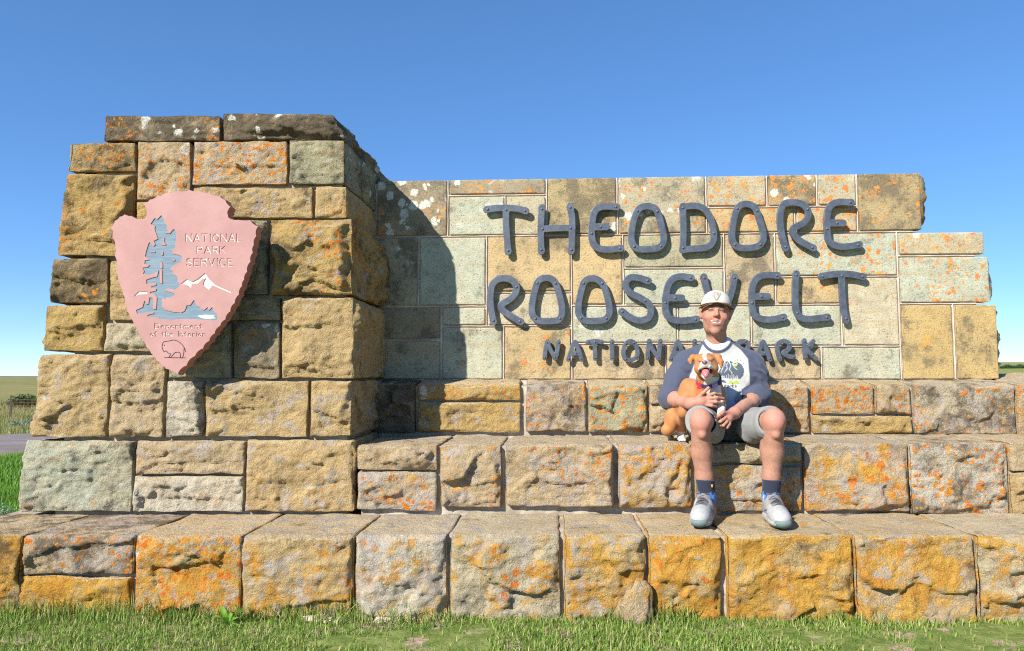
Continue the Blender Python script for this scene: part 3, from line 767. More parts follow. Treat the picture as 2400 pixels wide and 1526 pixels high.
# ---------------------------------------------------------------- arrowhead board
def stone_pts(): pass
YB = 4.035
t = NT('dusty_pink_paint', .62, .3); P_ = t.pos()
pk = t.mix(t.ramp(t.noise(P_, 5, 5, .65), .3, .75), (.35, .182, .166), (.41, .228, .21))
pm = t.n('Mapping'); pm.inputs['Scale'].default_value = (4, 4, 1.2); t.l(P_, pm.inputs['Vector'])
pk = t.mix(t.ramp(t.noise(pm.outputs[0], 6, 6, .75), .52, .75, 0, .45), pk, (.40, .215, .18))
pk = t.mix(t.ramp(t.noise(P_, 55, 5, .75), .62, .75, 0, .35), pk, (.30, .16, .13))
t.color(pk); t.bump(t.noise(P_, 60, 4, .7), .2, .004); M_PINK = t.m
t = NT('brown_pink_side_paint', .65, .3); t.color((.40, .17, .13)); M_PINKS = t.m
t = NT('pale_pink_highlight_groove', .7, .2); t.color(t.mix(t.ramp(t.noise(t.pos(), 40, 4, .7), .4, .62), (.50, .30, .27), (.74, .64, .57))); M_GROOVE = t.m  # whitish pink paints the highlights of the carved lettering into the groove floor
t = NT('slate_blue_paint', .7, .25); P_ = t.pos(); mp = t.n('Mapping'); mp.inputs['Scale'].default_value = (6, 6, 60); t.l(P_, mp.inputs['Vector'])
t.color(t.mix(t.ramp(t.noise(mp.outputs[0], 2, 5, .7), .35, .7), (.13, .185, .235), (.19, .25, .30))); M_BLUE = t.m
t = NT('cream_white_paint', .6, .3); t.color((.66, .62, .53)); M_CREAM = t.m
t = NT('dark_groove_paint', .7, .2); t.color((.05, .045, .06)); M_DKG = t.m
B8 = lambda p: (230 + p[0] / 3.178, 420 + p[1] / 3.178)
cusp = [(680, 80), (755, 86), (830, 102), (905, 127), (945, 152), (985, 205), (962, 245), (972, 288), (1040, 303), (1132, 305), (1192, 352), (1178, 425), (1160, 490), (1152, 548), (1135, 615), (1110, 690), (1088, 748), (1072, 795), (1050, 860), (1018, 922), (985, 985), (948, 1045), (910, 1092), (868, 1150), (828, 1205), (782, 1262), (722, 1318), (660, 1388), (592, 1458),
        (545, 1430), (505, 1413), (470, 1385), (435, 1350), (395, 1300), (358, 1250), (335, 1200), (300, 1150), (268, 1090), (240, 1032), (215, 985), (200, 925), (185, 860), (162, 792), (148, 742), (134, 690), (138, 622), (122, 570), (128, 510), (106, 432), (97, 355), (125, 310), (160, 280), (197, 262), (250, 274), (300, 296), (345, 296), (362, 262), (338, 182), (385, 152), (440, 125), (500, 102), (590, 85)]
tight = {5, 6, 7, 8, 54, 55, 56}
outl = []
for i, a in enumerate(cusp):
    a = np.array(a, float); b = np.array(cusp[(i + 1) % len(cusp)], float)
    d = b - a; L = np.hypot(*d); n_ = np.array([-d[1], d[0]]) / L      # inward for this winding
    dep = (.15 * L if 9 < i < 28 else .11 * L) if i not in tight else .04 * L
    if i in (4, 7, 55, 56): dep = .1 * L
    for k in range(8):
        s_ = k / 8; outl.append(a + d * s_ + n_ * dep * 4 * s_ * (1 - s_) * .9)
TREE = [(470, 268), (485, 290), (490, 320), (515, 350), (510, 375), (522, 386), (500, 400), (535, 405), (550, 385), (565, 372), (580, 390), (578, 430), (583, 450), (572, 480), (575, 510), (552, 525), (555, 555), (600, 565), (622, 575), (620, 615), (580, 630), (535, 665), (555, 685), (560, 710), (590, 725), (590, 760), (608, 780), (605, 800), (570, 825), (530, 815), (490, 822), (530, 840), (565, 850), (570, 865), (535, 885), (515, 880), (500, 895), (482, 882), (475, 900), (475, 950), (500, 975), (560, 990), (620, 995), (645, 980), (660, 940), (685, 940), (715, 898), (730, 940), (760, 955), (770, 970), (790, 975), (815, 953), (825, 978), (850, 953), (862, 985), (885, 1005), (888, 1045), (860, 1055), (790, 1050), (740, 1045), (640, 1040), (550, 1048), (460, 1040), (450, 1030), (390, 1025), (362, 1020), (380, 1008), (412, 1003), (415, 992), (290, 1002), (282, 975), (330, 955), (345, 905), (358, 935), (375, 930), (383, 880), (405, 885), (412, 970), (432, 965), (438, 880), (420, 855), (385, 850), (390, 840), (430, 832), (435, 815), (400, 810), (395, 798), (435, 790), (430, 775), (360, 780), (358, 750), (400, 735), (440, 725), (450, 680), (420, 700), (380, 712), (335, 705), (342, 685), (330, 660), (370, 655), (382, 640), (345, 630), (348, 605), (385, 600), (350, 575), (355, 545), (375, 480), (385, 470), (410, 500), (428, 490), (415, 460), (445, 445), (420, 370), (425, 350), (390, 335), (420, 290), (440, 300), (460, 280)]
ISL = [[(483, 435), (493, 435), (493, 470), (503, 478), (503, 495), (470, 490), (483, 465)], [(388, 538), (425, 538), (425, 546), (388, 546)], [(470, 540), (484, 540), (484, 566), (470, 566)], [(463, 660), (460, 630), (470, 610), (480, 632), (480, 660), (470, 668)], [(460, 676), (478, 676), (478, 778), (460, 778)], [(553, 597), (572, 597), (572, 609), (553, 609)], [(405, 950), (420, 950), (432, 970), (412, 968)]]
MTN = [(615, 780), (660, 745), (700, 765), (740, 745), (795, 700), (830, 750), (870, 785), (990, 838), (988, 848), (900, 812), (865, 795), (848, 790), (825, 825), (780, 790), (787, 762), (800, 738), (775, 742), (742, 775), (697, 780), (690, 810), (660, 785)]
MT2 = [(262, 875), (300, 838), (366, 838), (364, 855), (310, 857)]
LAKE = [(738, 1017), (800, 1010), (868, 1016), (855, 1024), (876, 1036), (800, 1041), (760, 1030)]
BIS = [[(492, 1288), (478, 1260), (478, 1235), (490, 1212), (530, 1206), (560, 1199), (590, 1206), (625, 1232), (645, 1262), (652, 1285)], [(640, 1262), (638, 1298), (628, 1330), (615, 1330), (612, 1300), (600, 1290), (575, 1292), (560, 1306), (542, 1327), (528, 1327), (540, 1303), (522, 1296), (508, 1280), (492, 1288)], [(495, 1330), (650, 1332)], [(492, 1240), (497, 1236)]]
GL = {'N': [[(0, 1), (0, 0), (.75, 1), (.75, 0)]], 'A': [[(0, 1), (.4, 0), (.8, 1)], [(.15, .65), (.65, .65)]], 'T': [[(0, 0), (.8, 0)], [(.4, 0), (.4, 1)]], 'I': [[(.1, 0), (.1, 1)]], 'O': [[(.4, 0), (.08, .2), (0, .5), (.08, .8), (.4, 1), (.72, .8), (.8, .5), (.72, .2), (.4, 0)]], 'L': [[(0, 0), (0, 1), (.6, 1)]],
      'P': [[(0, 1), (0, 0), (.5, 0), (.65, .15), (.65, .35), (.5, .52), (0, .52)]], 'R': [[(0, 1), (0, 0), (.5, 0), (.65, .15), (.65, .35), (.5, .5), (0, .5)], [(.35, .5), (.7, 1)]], 'K': [[(0, 0), (0, 1)], [(.65, 0), (0, .6)], [(.2, .42), (.7, 1)]], 'S': [[(.65, .12), (.45, 0), (.2, 0), (.03, .15), (.06, .38), (.6, .6), (.66, .82), (.48, 1), (.2, 1), (0, .87)]],
      'E': [[(.65, 0), (0, 0), (0, 1), (.65, 1)], [(0, .5), (.55, .5)]], 'V': [[(0, 0), (.38, 1), (.75, 0)]], 'C': [[(.7, .15), (.5, 0), (.2, .03), (0, .35), (0, .65), (.2, .97), (.5, 1), (.7, .85)]], 'D': [[(0, 0), (0, 1), (.4, 1), (.65, .8), (.7, .5), (.65, .2), (.4, 0), (0, 0)]],
      'e': [[(.02, .7), (.5, .7), (.45, .5), (.25, .42), (.05, .55), (.02, .8), (.2, 1), (.45, .95)]], 'p': [[(0, .42), (0, 1.3)], [(0, .55), (.25, .42), (.45, .55), (.45, .85), (.25, 1), (0, .88)]], 'a': [[(.45, .42), (.45, 1)], [(.45, .55), (.2, .42), (0, .6), (0, .85), (.2, 1), (.45, .85)]], 'r': [[(0, .42), (0, 1)], [(0, .65), (.15, .45), (.35, .43)]],
      't': [[(.18, .1), (.18, .9), (.35, 1)], [(0, .42), (.38, .42)]], 'm': [[(0, .42), (0, 1)], [(0, .6), (.18, .42), (.32, .55), (.32, 1)], [(.32, .6), (.5, .42), (.66, .55), (.66, 1)]], 'n': [[(0, .42), (0, 1)], [(0, .6), (.22, .42), (.42, .55), (.42, 1)]], 'o': [[(.25, .42), (.02, .6), (.02, .82), (.25, 1), (.48, .82), (.48, .6), (.25, .42)]],
      'f': [[(.4, .05), (.22, .05), (.15, .2), (.15, 1)], [(0, .42), (.35, .42)]], 'h': [[(0, 0), (0, 1)], [(0, .6), (.22, .42), (.42, .55), (.42, 1)]], 'i': [[(.05, .42), (.05, 1)], [(.05, .12), (.05, .16)]], ' ': []}
def text_strokes(txt, x0, x1, y0, hgt, gap=.32):
    wid = []
    for ch in txt: wid.append(max([p[0] for s_ in GL[ch] for p in s_], default=.3))
    tot = sum(wid) + gap * (len(txt) - 1); sc = (x1 - x0) / tot; x = x0; out = []
    for ch, w in zip(txt, wid):
        for s_ in GL[ch]: out.append([(x + p[0] * sc, y0 + p[1] * hgt) for p in s_])
        x += (w + gap) * sc
    return out
TX = text_strokes('NATIONAL', 655, 1066, 410, 54) + text_strokes('PARK', 738, 946, 502, 50) + text_strokes('SERVICE', 660, 1000, 592, 54)
TX2 = text_strokes('Department', 422, 775, 1076, 36, .3) + text_strokes('of the Interior', 388, 795, 1136, 34, .3)
def new_mask(h=1.0): return Mask(60, 50, 1230, 1490, h)
cut = new_mask(1.0)
cut.poly(TREE)
for q in ISL: cut.poly(q, sub=True)
cut.poly(MTN); cut.poly(MT2)
for s_ in TX: cut.stroke(s_, 4.2)
for s_ in TX2: cut.stroke(s_, 3.3)
for s_ in BIS: cut.stroke(smooth_path(s_, n=4), 2.6)
mo = new_mask(1.0); mo.poly(outl)
YBp = YB
tocB = lambda p: tuple(PY(*B8(p), YBp)[[0, 2]])
sign = tag(empty('arrowhead_sign', PY(*B8((590, 1460)), YB)), 'pink wooden arrowhead sign with blue tree emblem hung on the stone pillar', 'sign')
out_loops = mo.loops(.5)
front = Mask(60, 50, 1230, 1490, 1.0); front.D = np.maximum(mo.D, -cut.D)
RC = .0048
plate('face_board', front.loops(.35), YB, RC, .0006, M_PINK, sign, tocB, 0)
bb = plate('backing_board', out_loops, YB + RC + .0008, .075, .012, M_PINKS, sign, tocB, 2)
def inlay(name, polys, mat, subs=(), grow=3.0, lift=.0006, strokes=None, sr=0):
    m = new_mask(1.0)
    for q in polys: m.poly(q)
    for s_ in strokes or []: m.stroke(s_, sr)
    m.D -= grow
    plate(name, m.loops(.5), YB + RC - .0016 + lift, .0014, .0001, mat, sign, tocB, 0)
inlay('tree_emblem', [TREE], M_BLUE, grow=2)
inlay('mountain_emblem', [MTN], M_CREAM, grow=4)
inlay('ridge_emblem', [MT2], M_CREAM, grow=4)
m = new_mask(1.0); m.poly(LAKE); plate('lake_emblem', m.loops(.5), YB + RC - .0022, .0012, .0001, M_CREAM, sign, tocB, 0)
m = new_mask(1.0)
for s_ in BIS: m.stroke(smooth_path(s_, n=4), 5)
plate('bison_emblem', m.loops(.5), YB + RC - .0012, .0012, .0001, M_DKG, sign, tocB, 0)
for nm, tx, r_ in (('park_service_lettering', TX, 7.5), ('department_lettering', TX2, 5.0)):
    m = new_mask(1.0)
    for s_ in tx: m.stroke(s_, r_)
    plate(nm, m.loops(.6), YB + RC - .0012, .0012, .0001, M_GROOVE, sign, tocB, 0)
# hanging bracket behind the board so that it bears on the stones
p0 = PY(*B8((560, 300)), YB); p1 = PY(*B8((700, 1000)), YB)
V, F = [], []; addbox(V, F, p0[0], p1[0], YB + .085, YB + .22, p1[2], p0[2])
link('mounting_block', mesh_np('mounting_block', V, F, False), M_PINKS, sign)
flush_plates()
# ---------------------------------------------------------------- ground
def terrain_z(x, y):
    x = np.asarray(x, float); y = np.asarray(y, float)
    near = .0118 * (np.clip(x, -4, 4) - .61) - .012
    r = np.hypot(x, y)
    back = sstep(7, 40, r)
    # falls away towards the left, climbs a little towards the right
    ang = np.arctan2(x, np.maximum(y, .1))
    side = sstep(-.25, .35, ang)
    leftz = -.80 * sstep(8, 45, r) - 2.2 * sstep(60, 260, r) + 5.0 * sstep(200, 420, r) * sstep(-.62, -.50, ang) + 1.6 * sstep(300, 1500, r)
    rightz = .75 * sstep(6, 30, r) + 1.2 * sstep(40, 180, r) + 9.5 * sstep(220, 700, r)
    und = fbm(np.stack([x / 22, y / 22, x * 0 + 2.2], -1), 5, 3) * .35 * sstep(10, 40, r) + fbm(np.stack([x / 160, y / 160, x * 0], -1), 8, 3) * 2.0 * sstep(120, 500, r)
    return near * (1 - back) + (leftz * (1 - side) + rightz * side) + und * (1 - .7 * side) * 1.0
rr_ = np.concatenate([np.linspace(0, 8, 41)[1:], 8 * 1.055 ** np.arange(1, 132)])
th = np.concatenate([np.linspace(-math.pi, math.pi, 361)[:-1]])
RR, TT = np.meshgrid(rr_, th, indexing='ij')
X = RR * np.sin(TT); Yg = RR * np.cos(TT)
Zg = terrain_z(X, Yg)
V = np.stack([X, Yg, Zg], -1).reshape(-1, 3)
nr, nt = RR.shape
a = np.arange(nr * nt).reshape(nr, nt)
F = np.stack([a[:-1], np.roll(a, -1, 1)[:-1], np.roll(a, -1, 1)[1:], a[1:]], -1).reshape(-1, 4)[:, ::-1]
V = np.vstack([V, [[0, 0, float(terrain_z(0, 0))]]])
t = NT('prairie_ground', .95, .1); P_ = t.pos()
sp = t.n('SeparateXYZ'); t.l(P_, sp.inputs[0])
ln = t.n('VectorMath', operation='LENGTH'); t.l(P_, ln.inputs[0]); dist = ln.outputs['Value']
soil = t.mix(t.ramp(t.noise(P_, 30, 5, .7), .35, .65), (.26, .18, .12), (.44, .32, .25))
turf = t.mix(t.ramp(t.noise(P_, 9, 6, .7), .35, .68), (.10, .15, .03), (.22, .25, .08))
nearc = t.mix(t.ramp(t.noise(P_, 5, 5, .65), .54, .63), turf, soil)
mead = t.mix(t.ramp(t.noise(P_, .35, 7, .72), .36, .62), (.12, .17, .03), (.27, .235, .10))
dry = t.mix(t.ramp(t.noise(P_, .02, 7, .7), .4, .6), (.24, .20, .08), (.15, .17, .05))
c = t.mix(t.ramp(dist, 5.5, 8), nearc, mead)
east = t.ramp(sp.outputs[0], 5, 25)
dry = t.mix(east, dry, t.mix(t.ramp(t.noise(P_, .05, 6, .7), .4, .62), (.17, .20, .045), (.29, .28, .09)))
c = t.mix(t.ramp(dist, 45, 150, 0, .95), c, dry)
t.color(c); t.bump(t.noise(P_, 40, 5, .7), .6, .02)
M_GROUND = t.m
F = np.vstack([F, np.stack([a[0], np.roll(a[0], -1), np.full(nt, nr * nt), np.full(nt, nr * nt)], -1)])
me = bpy.data.meshes.new('ground')
me.from_pydata(V.tolist(), [], [tuple(dict.fromkeys(f)) for f in F.tolist()]); me.update()
me.polygons.foreach_set('use_smooth', np.ones(len(me.polygons), bool))
ground = link('ground', me, M_GROUND); tag(ground, kind='structure')
bm = bmesh.new(); bm.from_mesh(me); bmesh.ops.recalc_face_normals(bm, faces=bm.faces); 
if sum(f.normal.z for f in bm.faces) < 0: bmesh.ops.reverse_faces(bm, faces=bm.faces)
bm.to_mesh(me); bm.free()

# road behind the left end of the monument, following the ground
t = NT('asphalt', .85, .25); P_ = t.pos()
t.color(t.mix(t.ramp(t.noise(P_, 1.2, 6, .7), .35, .7), (.17, .14, .13), (.25, .21, .195))); t.bump(t.noise(P_, 150, 3, .6), .4, .01); M_ASPH = t.m
ra = PZ(-200, 1085, -.12); rb = PZ(70, 1062, -.12); rdir = (rb - ra)[:2]; rdir /= np.linalg.norm(rdir)
rn = np.array([-rdir[1], rdir[0]])
if rn[1] < 0: rn = -rn
V, F = [], []
RW = 9.0
ss = np.linspace(-25, 40, 140)
ww = np.linspace(0, RW, 14)
for s_ in ss:
    for w in ww:
        bend = .004 * s_ * abs(s_)
        p = ra[:2] + rdir * s_ + rn * (w + bend)
        z = float(terrain_z(*p)) + .035 + .03 * math.sin(math.pi * w / RW)
        if w in (ww[0], ww[-1]): z -= .12
        V.append((p[0], p[1], z))
n = len(ww)
F = [(i * n + j, (i + 1) * n + j, (i + 1) * n + j + 1, i * n + j + 1) for i in range(len(ss) - 1) for j in range(n - 1)]
road = link('road', mesh_np('road', V, F), M_ASPH); tag(road, kind='structure')
def on_road(x, y, pad=.2):
    q = np.stack([x - ra[0], y - ra[1]], -1); s_ = q @ rdir; w = q @ rn - .004 * s_ * np.abs(s_)
    return (w > -pad) & (w < RW + pad) & (s_ > -25) & (s_ < 40)

# ---------------------------------------------------------------- grass
def grass_mat(name, cols):
    t = NT(name, .55, .3)
    t.color(t.vcol()); t.b.inputs['Subsurface Weight'].default_value = 0
    tr = t.n('BsdfTranslucent'); t.l(t.vcol(), tr.inputs[0])
    mx = t.n('MixShader'); mx.inputs[0].default_value = .3
    t.l(t.b.outputs[0], mx.inputs[1]); t.l(tr.outputs[0], mx.inputs[2])
    t.l(mx.outputs[0], t.t.nodes['Material Output'].inputs[0])
    return t.m
M_GRASS = grass_mat('grass_blades', None)
def blades(name, x, y, h, w, palette, seed, lean=.6, parent=None, zf=terrain_z, segs=3):
    r = np.random.default_rng(seed); n = len(x)
    z = zf(x, y) - .004
    az = r.uniform(0, 2 * math.pi, n); ln = np.abs(r.normal(0, lean, n)).clip(0, 1.25)
    face = az + r.normal(0, .5, n) + math.pi / 2
    V = np.empty((n, 2 * segs + 1, 3)); 
    for k in range(segs + 1):
        f = k / segs
        cx = x + np.cos(az) * h * ln * f ** 1.7 * .85; cy = y + np.sin(az) * h * ln * f ** 1.7 * .85
        cz = z + h * f * (1 - .38 * ln * f)
        ww = w * (1 - .75 * f ** 1.5) / 2
        if k < segs:
            V[:, 2 * k] = np.stack([cx - np.cos(face) * ww, cy - np.sin(face) * ww, cz], -1)
            V[:, 2 * k + 1] = np.stack([cx + np.cos(face) * ww, cy + np.sin(face) * ww, cz], -1)
        else: V[:, 2 * k] = np.stack([cx, cy, cz], -1)
    base = (np.arange(n) * (2 * segs + 1))[:, None]
    tri = []
    for k in range(segs - 1):
        b_ = 2 * k; tri += [(b_, b_ + 1, b_ + 3), (b_, b_ + 3, b_ + 2)]
    b_ = 2 * (segs - 1); tri.append((b_, b_ + 1, b_ + 2))
    F = (base[:, :, None] + np.array(tri)[None]).reshape(-1, 3)
    pal = np.array(palette); ci = r.integers(0, len(pal), n); c = pal[ci] * r.uniform(.75, 1.25, (n, 1))
    C_ = np.repeat(c[:, None], 2 * segs + 1, 1)
    C_[:, -1] = C_[:, -1] * .7 + np.array([.36, .36, .12]) * .3
    me = mesh_np(name, V.reshape(-1, 3), F, True, C_.reshape(-1, 3))
    return link(name, me, M_GRASS, parent)
GP = [(.15, .27, .03), (.19, .33, .04), (.11, .21, .025), (.24, .36, .06), (.30, .38, .11), (.15, .25, .04)]
DRYP = [(.46, .42, .19), (.38, .38, .14)]
r = np.random.default_rng(3)
n = 105000
x = r.uniform(-3.6, 3.6, n); y = 2.2 + (Y1 + .02 - 2.2) * r.uniform(0, 1, n)
patch = fbm(np.stack([x * 1.6, y * 2.4, x * 0], -1), 21, 4)
edge = sstep(.16, .0, Y1 - y + .0)               # grows longer against the stones
keep = (patch > -.14 - edge * .45) | (r.random(n) < .12)
x, y, patch, edge = x[keep], y[keep], patch[keep], edge[keep]
ep = sstep(-.25, .35, fbm(np.stack([x * 2.2, y * 0, x * 0 + 4.], -1), 33, 3))
h = (.014 + .026 * r.random(len(x)) + .022 * np.clip(patch, 0, 1)) * (1 + edge * (.3 + 2.4 * ep))
g1 = blades('grass', x, y, h, r.uniform(.0028, .0055, len(x)), GP * 2 + DRYP * 2 + [(.09, .17, .02)] * 3, 4, lean=.65)
tag(g1, 'short green lawn grass growing along the foot of the stone steps', 'grass', kind='stuff')
n = 70000
x = r.uniform(-8.5, -2.2, n); y = r.uniform(3.4, 12, n)
k = ~on_road(x, y, .35) & ~((y < 4.75) & (x > -3.35)) & (y > 3.9)
x, y = x[k], y[k]
g2 = blades('grass', x, y, r.uniform(.05, .12, len(x)), r.uniform(.006, .012, len(x)), [(.11, .27, .02), (.15, .34, .03), (.09, .21, .02)], 6, lean=.6, segs=2)
tag(g2, 'mown bright green grass between the pillar and the road', 'grass', kind='stuff')
# meadow grass beyond the road and to the right behind the wall
n = 60000
ang = np.where(r.random(n) < .55, r.uniform(-.80, -.55, n), r.uniform(.50, .80, n)); rad = 14 * np.exp(r.uniform(0, 1.6, n))
x = rad * np.sin(ang); y = rad * np.cos(ang)
k = ~on_road(x, y, .4); x, y, rad = x[k], y[k], rad[k]
g3 = blades('grass', x, y, r.uniform(.10, .28, len(x)), r.uniform(.008, .014, len(x)) * (rad / 14) ** .8, [(.23, .26, .07), (.31, .29, .12), (.17, .23, .05), (.38, .32, .15)], 8, lean=.45, segs=2)
tag(g3, 'tall yellow-green prairie grass behind the monument', 'grass', kind='stuff')

# ---------------------------------------------------------------- plants, post, rocks
t = NT('broad_leaf', .45, .4); t.color(t.mix(t.ramp(t.noise(t.pos(), 40, 3, .6), .4, .6), (.13, .30, .03), (.20, .40, .06)))
tr = t.n('BsdfTranslucent'); tr.inputs[0].default_value = (.2, .45, .05, 1); mx = t.n('MixShader'); mx.inputs[0].default_value = .25
t.l(t.b.outputs[0], mx.inputs[1]); t.l(tr.outputs[0], mx.inputs[2]); t.l(mx.outputs[0], t.t.nodes['Material Output'].inputs[0]); M_LEAF = t.m
def leaf(parent, base, az, L, W, rise, droop, mat=None, name='leaf'):
    V = []; n = 7
    for i in range(n + 1):
        f = i / n; w = W * (math.sin(math.pi * min(f * .92 + .06, 1)) ** .8) / 2
        d = L * f; zz = rise * f * L - droop * L * f * f
        c = np.array([base[0] + math.cos(az) * d, base[1] + math.sin(az) * d, base[2] + zz]); s_ = np.array([-math.sin(az), math.cos(az), 0])
        V += [c - s_ * w + (0, 0, w * .35), c, c + s_ * w + (0, 0, w * .35)]
    F = []
    for i in range(n):
        for j in (0, 1): F.append((3 * i + j, 3 * i + j + 1, 3 * i + j + 4, 3 * i + j + 3))
    return link(name, mesh_np(name, V, F), mat or M_LEAF, parent)
def weed(px, py, zz, label, leaves, seed):
    b = PZ(px, py, zz); b[2] = float(terrain_z(b[0], b[1])); root = tag(empty('broadleaf_weed', b), label, 'weed')
    rr2 = np.random.default_rng(seed)
    for i in range(leaves):
        leaf(root, b + np.array([0, 0, .005]), i * 2.4 + rr2.uniform(-.3, .3), rr2.uniform(.06, .11), rr2.uniform(.022, .036), rr2.uniform(.5, 1.3), rr2.uniform(.3, .8))
weed(533, 1462, -.03, 'big-leaved green weed at the foot of the lowest step', 8, 1)

def boulder(name, c, size, seed, label, mat=M_ROCK, color=SC['l'], props='y1 g1', squash=1.):
    _b = bmesh.new(); bmesh.ops.create_icosphere(_b, subdivisions=4, radius=1)
    V = np.array([v.co[:] for v in _b.verts]); F = np.array([[v.index for v in f.verts] for f in _b.faces]); _b.free()
    rs = np.random.default_rng(seed)
    h = np.full(len(V), 1.3)
    for k in range(16):
        nn = rs.normal(size=3); nn /= np.linalg.norm(nn)
        dd = V @ nn; h = np.minimum(h, np.where(dd > .15, rs.uniform(.5, .85) / np.maximum(dd, .15), 9))
    V = V * h[:, None] * (1 + .22 * fbm(V * 2.5, seed, 4)[:, None] + .10 * fbm(V * 9, seed + 3, 3)[:, None])
    V = V * np.array(size) + np.array(c)
    o = link(name, mesh_np(name, V, F, False), mat); o.color = (*color, 1)
    for k in ('ochre', 'orange', 'white', 'grey', 'dark'): o[k] = float(pr(props).get(k, 0))
    return o
b = PZ(1497, 1455, .0)
o = boulder('broken_stone', (b[0], Y1 - .06, .025), (.10, .075, .16), 23, '', color=SC['p'], props='y7 g4 d4'); tag(o, 'pale broken stone chunk leaning on the lowest step in the grass', 'rock')
for i, (px, py, sx_, lab) in enumerate([(760, 1452, .17, 'flat pinkish mortar slab in the grass below the lowest step'), (895, 1462, .14, 'ragged pinkish mortar lump under the pale corner stone')]):
    b = PZ(px, py, -.02)
    o = boulder('mortar_rubble', (b[0], Y1 - .035 - .02 * (i == 2), float(terrain_z(b[0], 3.6)) - .002), (sx_, .06, .03), 30 + i, '', M_FOOT); tag(o, lab, 'rubble')

# fence post and wires on the slope beyond the road
t = NT('rusty_steel', .8, .3); t.color((.06, .05, .045)); M_POST = t.m
DF = 33.0
def fence_pt(px, py): 
    d = ray(px, py); return EYE + d * (DF / d[1])
fb = fence_pt(24, 984); gz = float(terrain_z(fb[0], fb[1]))
def post(px, label):
    p = fence_pt(px, 984); z0 = float(terrain_z(p[0], p[1]))
    root = tag(empty('fence_post', (p[0], p[1], z0)), label, 'fence post')
    V, F = [], []; w = .05
    for i, zz in enumerate((z0 - .2, z0 + .3, z0 + .7, z0 + 1.12)):
        for a_, b_ in ((-w, -.02), (w, -.02), (w, 0), (.012, 0), (.012, .04), (-.012, .04), (-.012, 0), (-w, 0)): V.append((p[0] + a_, p[1] + b_, zz))
    for i in range(3):
        for k in range(8): F.append((i * 8 + k, i * 8 + (k + 1) % 8, i * 8 + 8 + (k + 1) % 8, i * 8 + 8 + k))
    F.append(tuple(24 + k for k in range(8)))
    link('shaft', mesh_np('shaft', V, F, False), M_POST, root)
    return (p[0], p[1], z0)
pA = post(24, 'thin dark steel fence post standing in the prairie beyond the road')
pB = post(-95, 'dark steel fence post out on the prairie past the road bend')
pC = post(150, 'dark steel fence post hidden from the road by the pillar')
wr = tag(empty('fence_wire', pA), 'rusty woven wire strung between the prairie fence posts', 'fence wire')
t = NT('rusty_wire', .8, .3); t.color((.20, .10, .07)); M_WIRE = t.m
for (q0, q1) in ((pB, pA), (pA, pC)):
    for k in range(7):
        hz = .12 + k * .14; V = []; n = 12
        for j in range(n + 1):
            f = j / n; sag = .03 * (4 * f * (1 - f))
            p = [q0[i] * (1 - f) + q1[i] * f for i in range(3)]
            for a_, b_ in ((-.004, -.004), (.004, -.004), (0, .005)): V.append((p[0], p[1] + a_ - .025, p[2] + hz - sag + b_))
        F = [(3 * j + a_, 3 * j + (a_ + 1) % 3, 3 * j + 3 + (a_ + 1) % 3, 3 * j + 3 + a_) for j in range(n) for a_ in range(3)]
        link('strand', mesh_np('strand', V, F), M_WIRE, wr)
    V, F = [], []
    for j in range(40):
        f = (j + .5) / 40; p = [q0[i] * (1 - f) + q1[i] * f for i in range(3)]
        addbox(V, F, p[0] - .003, p[0] + .003, p[1] - .028, p[1] - .022, p[2] + .1, p[2] + .95)
    link('stay_wires', mesh_np('stay_wires', V, F, False), M_WIRE, wr)['kind'] = 'stuff'

# shrubs out on the prairie
def shrub(px, py, D, size, label, colr, seed):
    d = ray(px, py); p = EYE + d * (D / d[1]); z0 = float(terrain_z(p[0], p[1]))
    root = tag(empty('prairie_shrub', (p[0], p[1], z0)), label, 'shrub')
    r = np.random.default_rng(seed); n = 2600
    cl = r.normal(size=(26, 3)); cl /= np.linalg.norm(cl, axis=1, keepdims=True); cl *= r.uniform(.3, .85, (26, 1)); cl[:, 2] = np.abs(cl[:, 2])
    c = cl[r.integers(0, 26, n)] + r.normal(0, .16, (n, 3))
    c = c * np.array(size) + np.array([p[0], p[1], z0])
    c = c[c[:, 2] > z0 - .05]; n = len(c)
    a_ = r.normal(size=(n, 3)); a_ /= np.linalg.norm(a_, axis=1, keepdims=True); b_ = np.cross(a_, r.normal(size=(n, 3))); b_ /= np.linalg.norm(b_, axis=1, keepdims=True)
    s_ = r.uniform(.04, .08, (n, 1)) * size[0]
    V = np.stack([c - a_ * s_, c + b_ * s_ * .5, c + a_ * s_, c - b_ * s_ * .5], 1).reshape(-1, 3)
    F = np.arange(n * 4).reshape(-1, 4)
    C_ = np.repeat(np.array(colr)[None] * r.uniform(.6, 1.35, (n, 1)), 4, 0)
    link('crown', mesh_np('crown', V, F, False, C_), M_GRASS, root)
    V, F = [], []
    for k in range(7):
        an = k * .9; dx, dy = math.cos(an) * .4 * size[0], math.sin(an) * .4 * size[1]; nV = len(V)
        for (f, w) in ((0, .03), (1, .012)):
            for q in range(4): V.append((p[0] + dx * f + w * math.cos(q * 1.57), p[1] + dy * f + w * math.sin(q * 1.57), z0 - .05 + f * size[2] * .8))
        F += [(nV + q, nV + (q + 1) % 4, nV + 4 + (q + 1) % 4, nV + 4 + q) for q in range(4)]
    link('stem', mesh_np('stem', V, F), M_POST, root)
shrub(62, 948, 46, (1.15, 1.0, .75), 'round dark green shrub on the prairie beyond the wire fence', (.05, .12, .03), 5)
shrub(52, 1000, 26, (.55, .5, .3), 'pale grey-green sagebrush beside the road verge', (.24, .29, .20), 6)
shrub(18, 1192, 5.6, (.16, .16, .22), 'silvery sage tuft growing at the left end of the lowest step', (.20, .30, .17), 9)
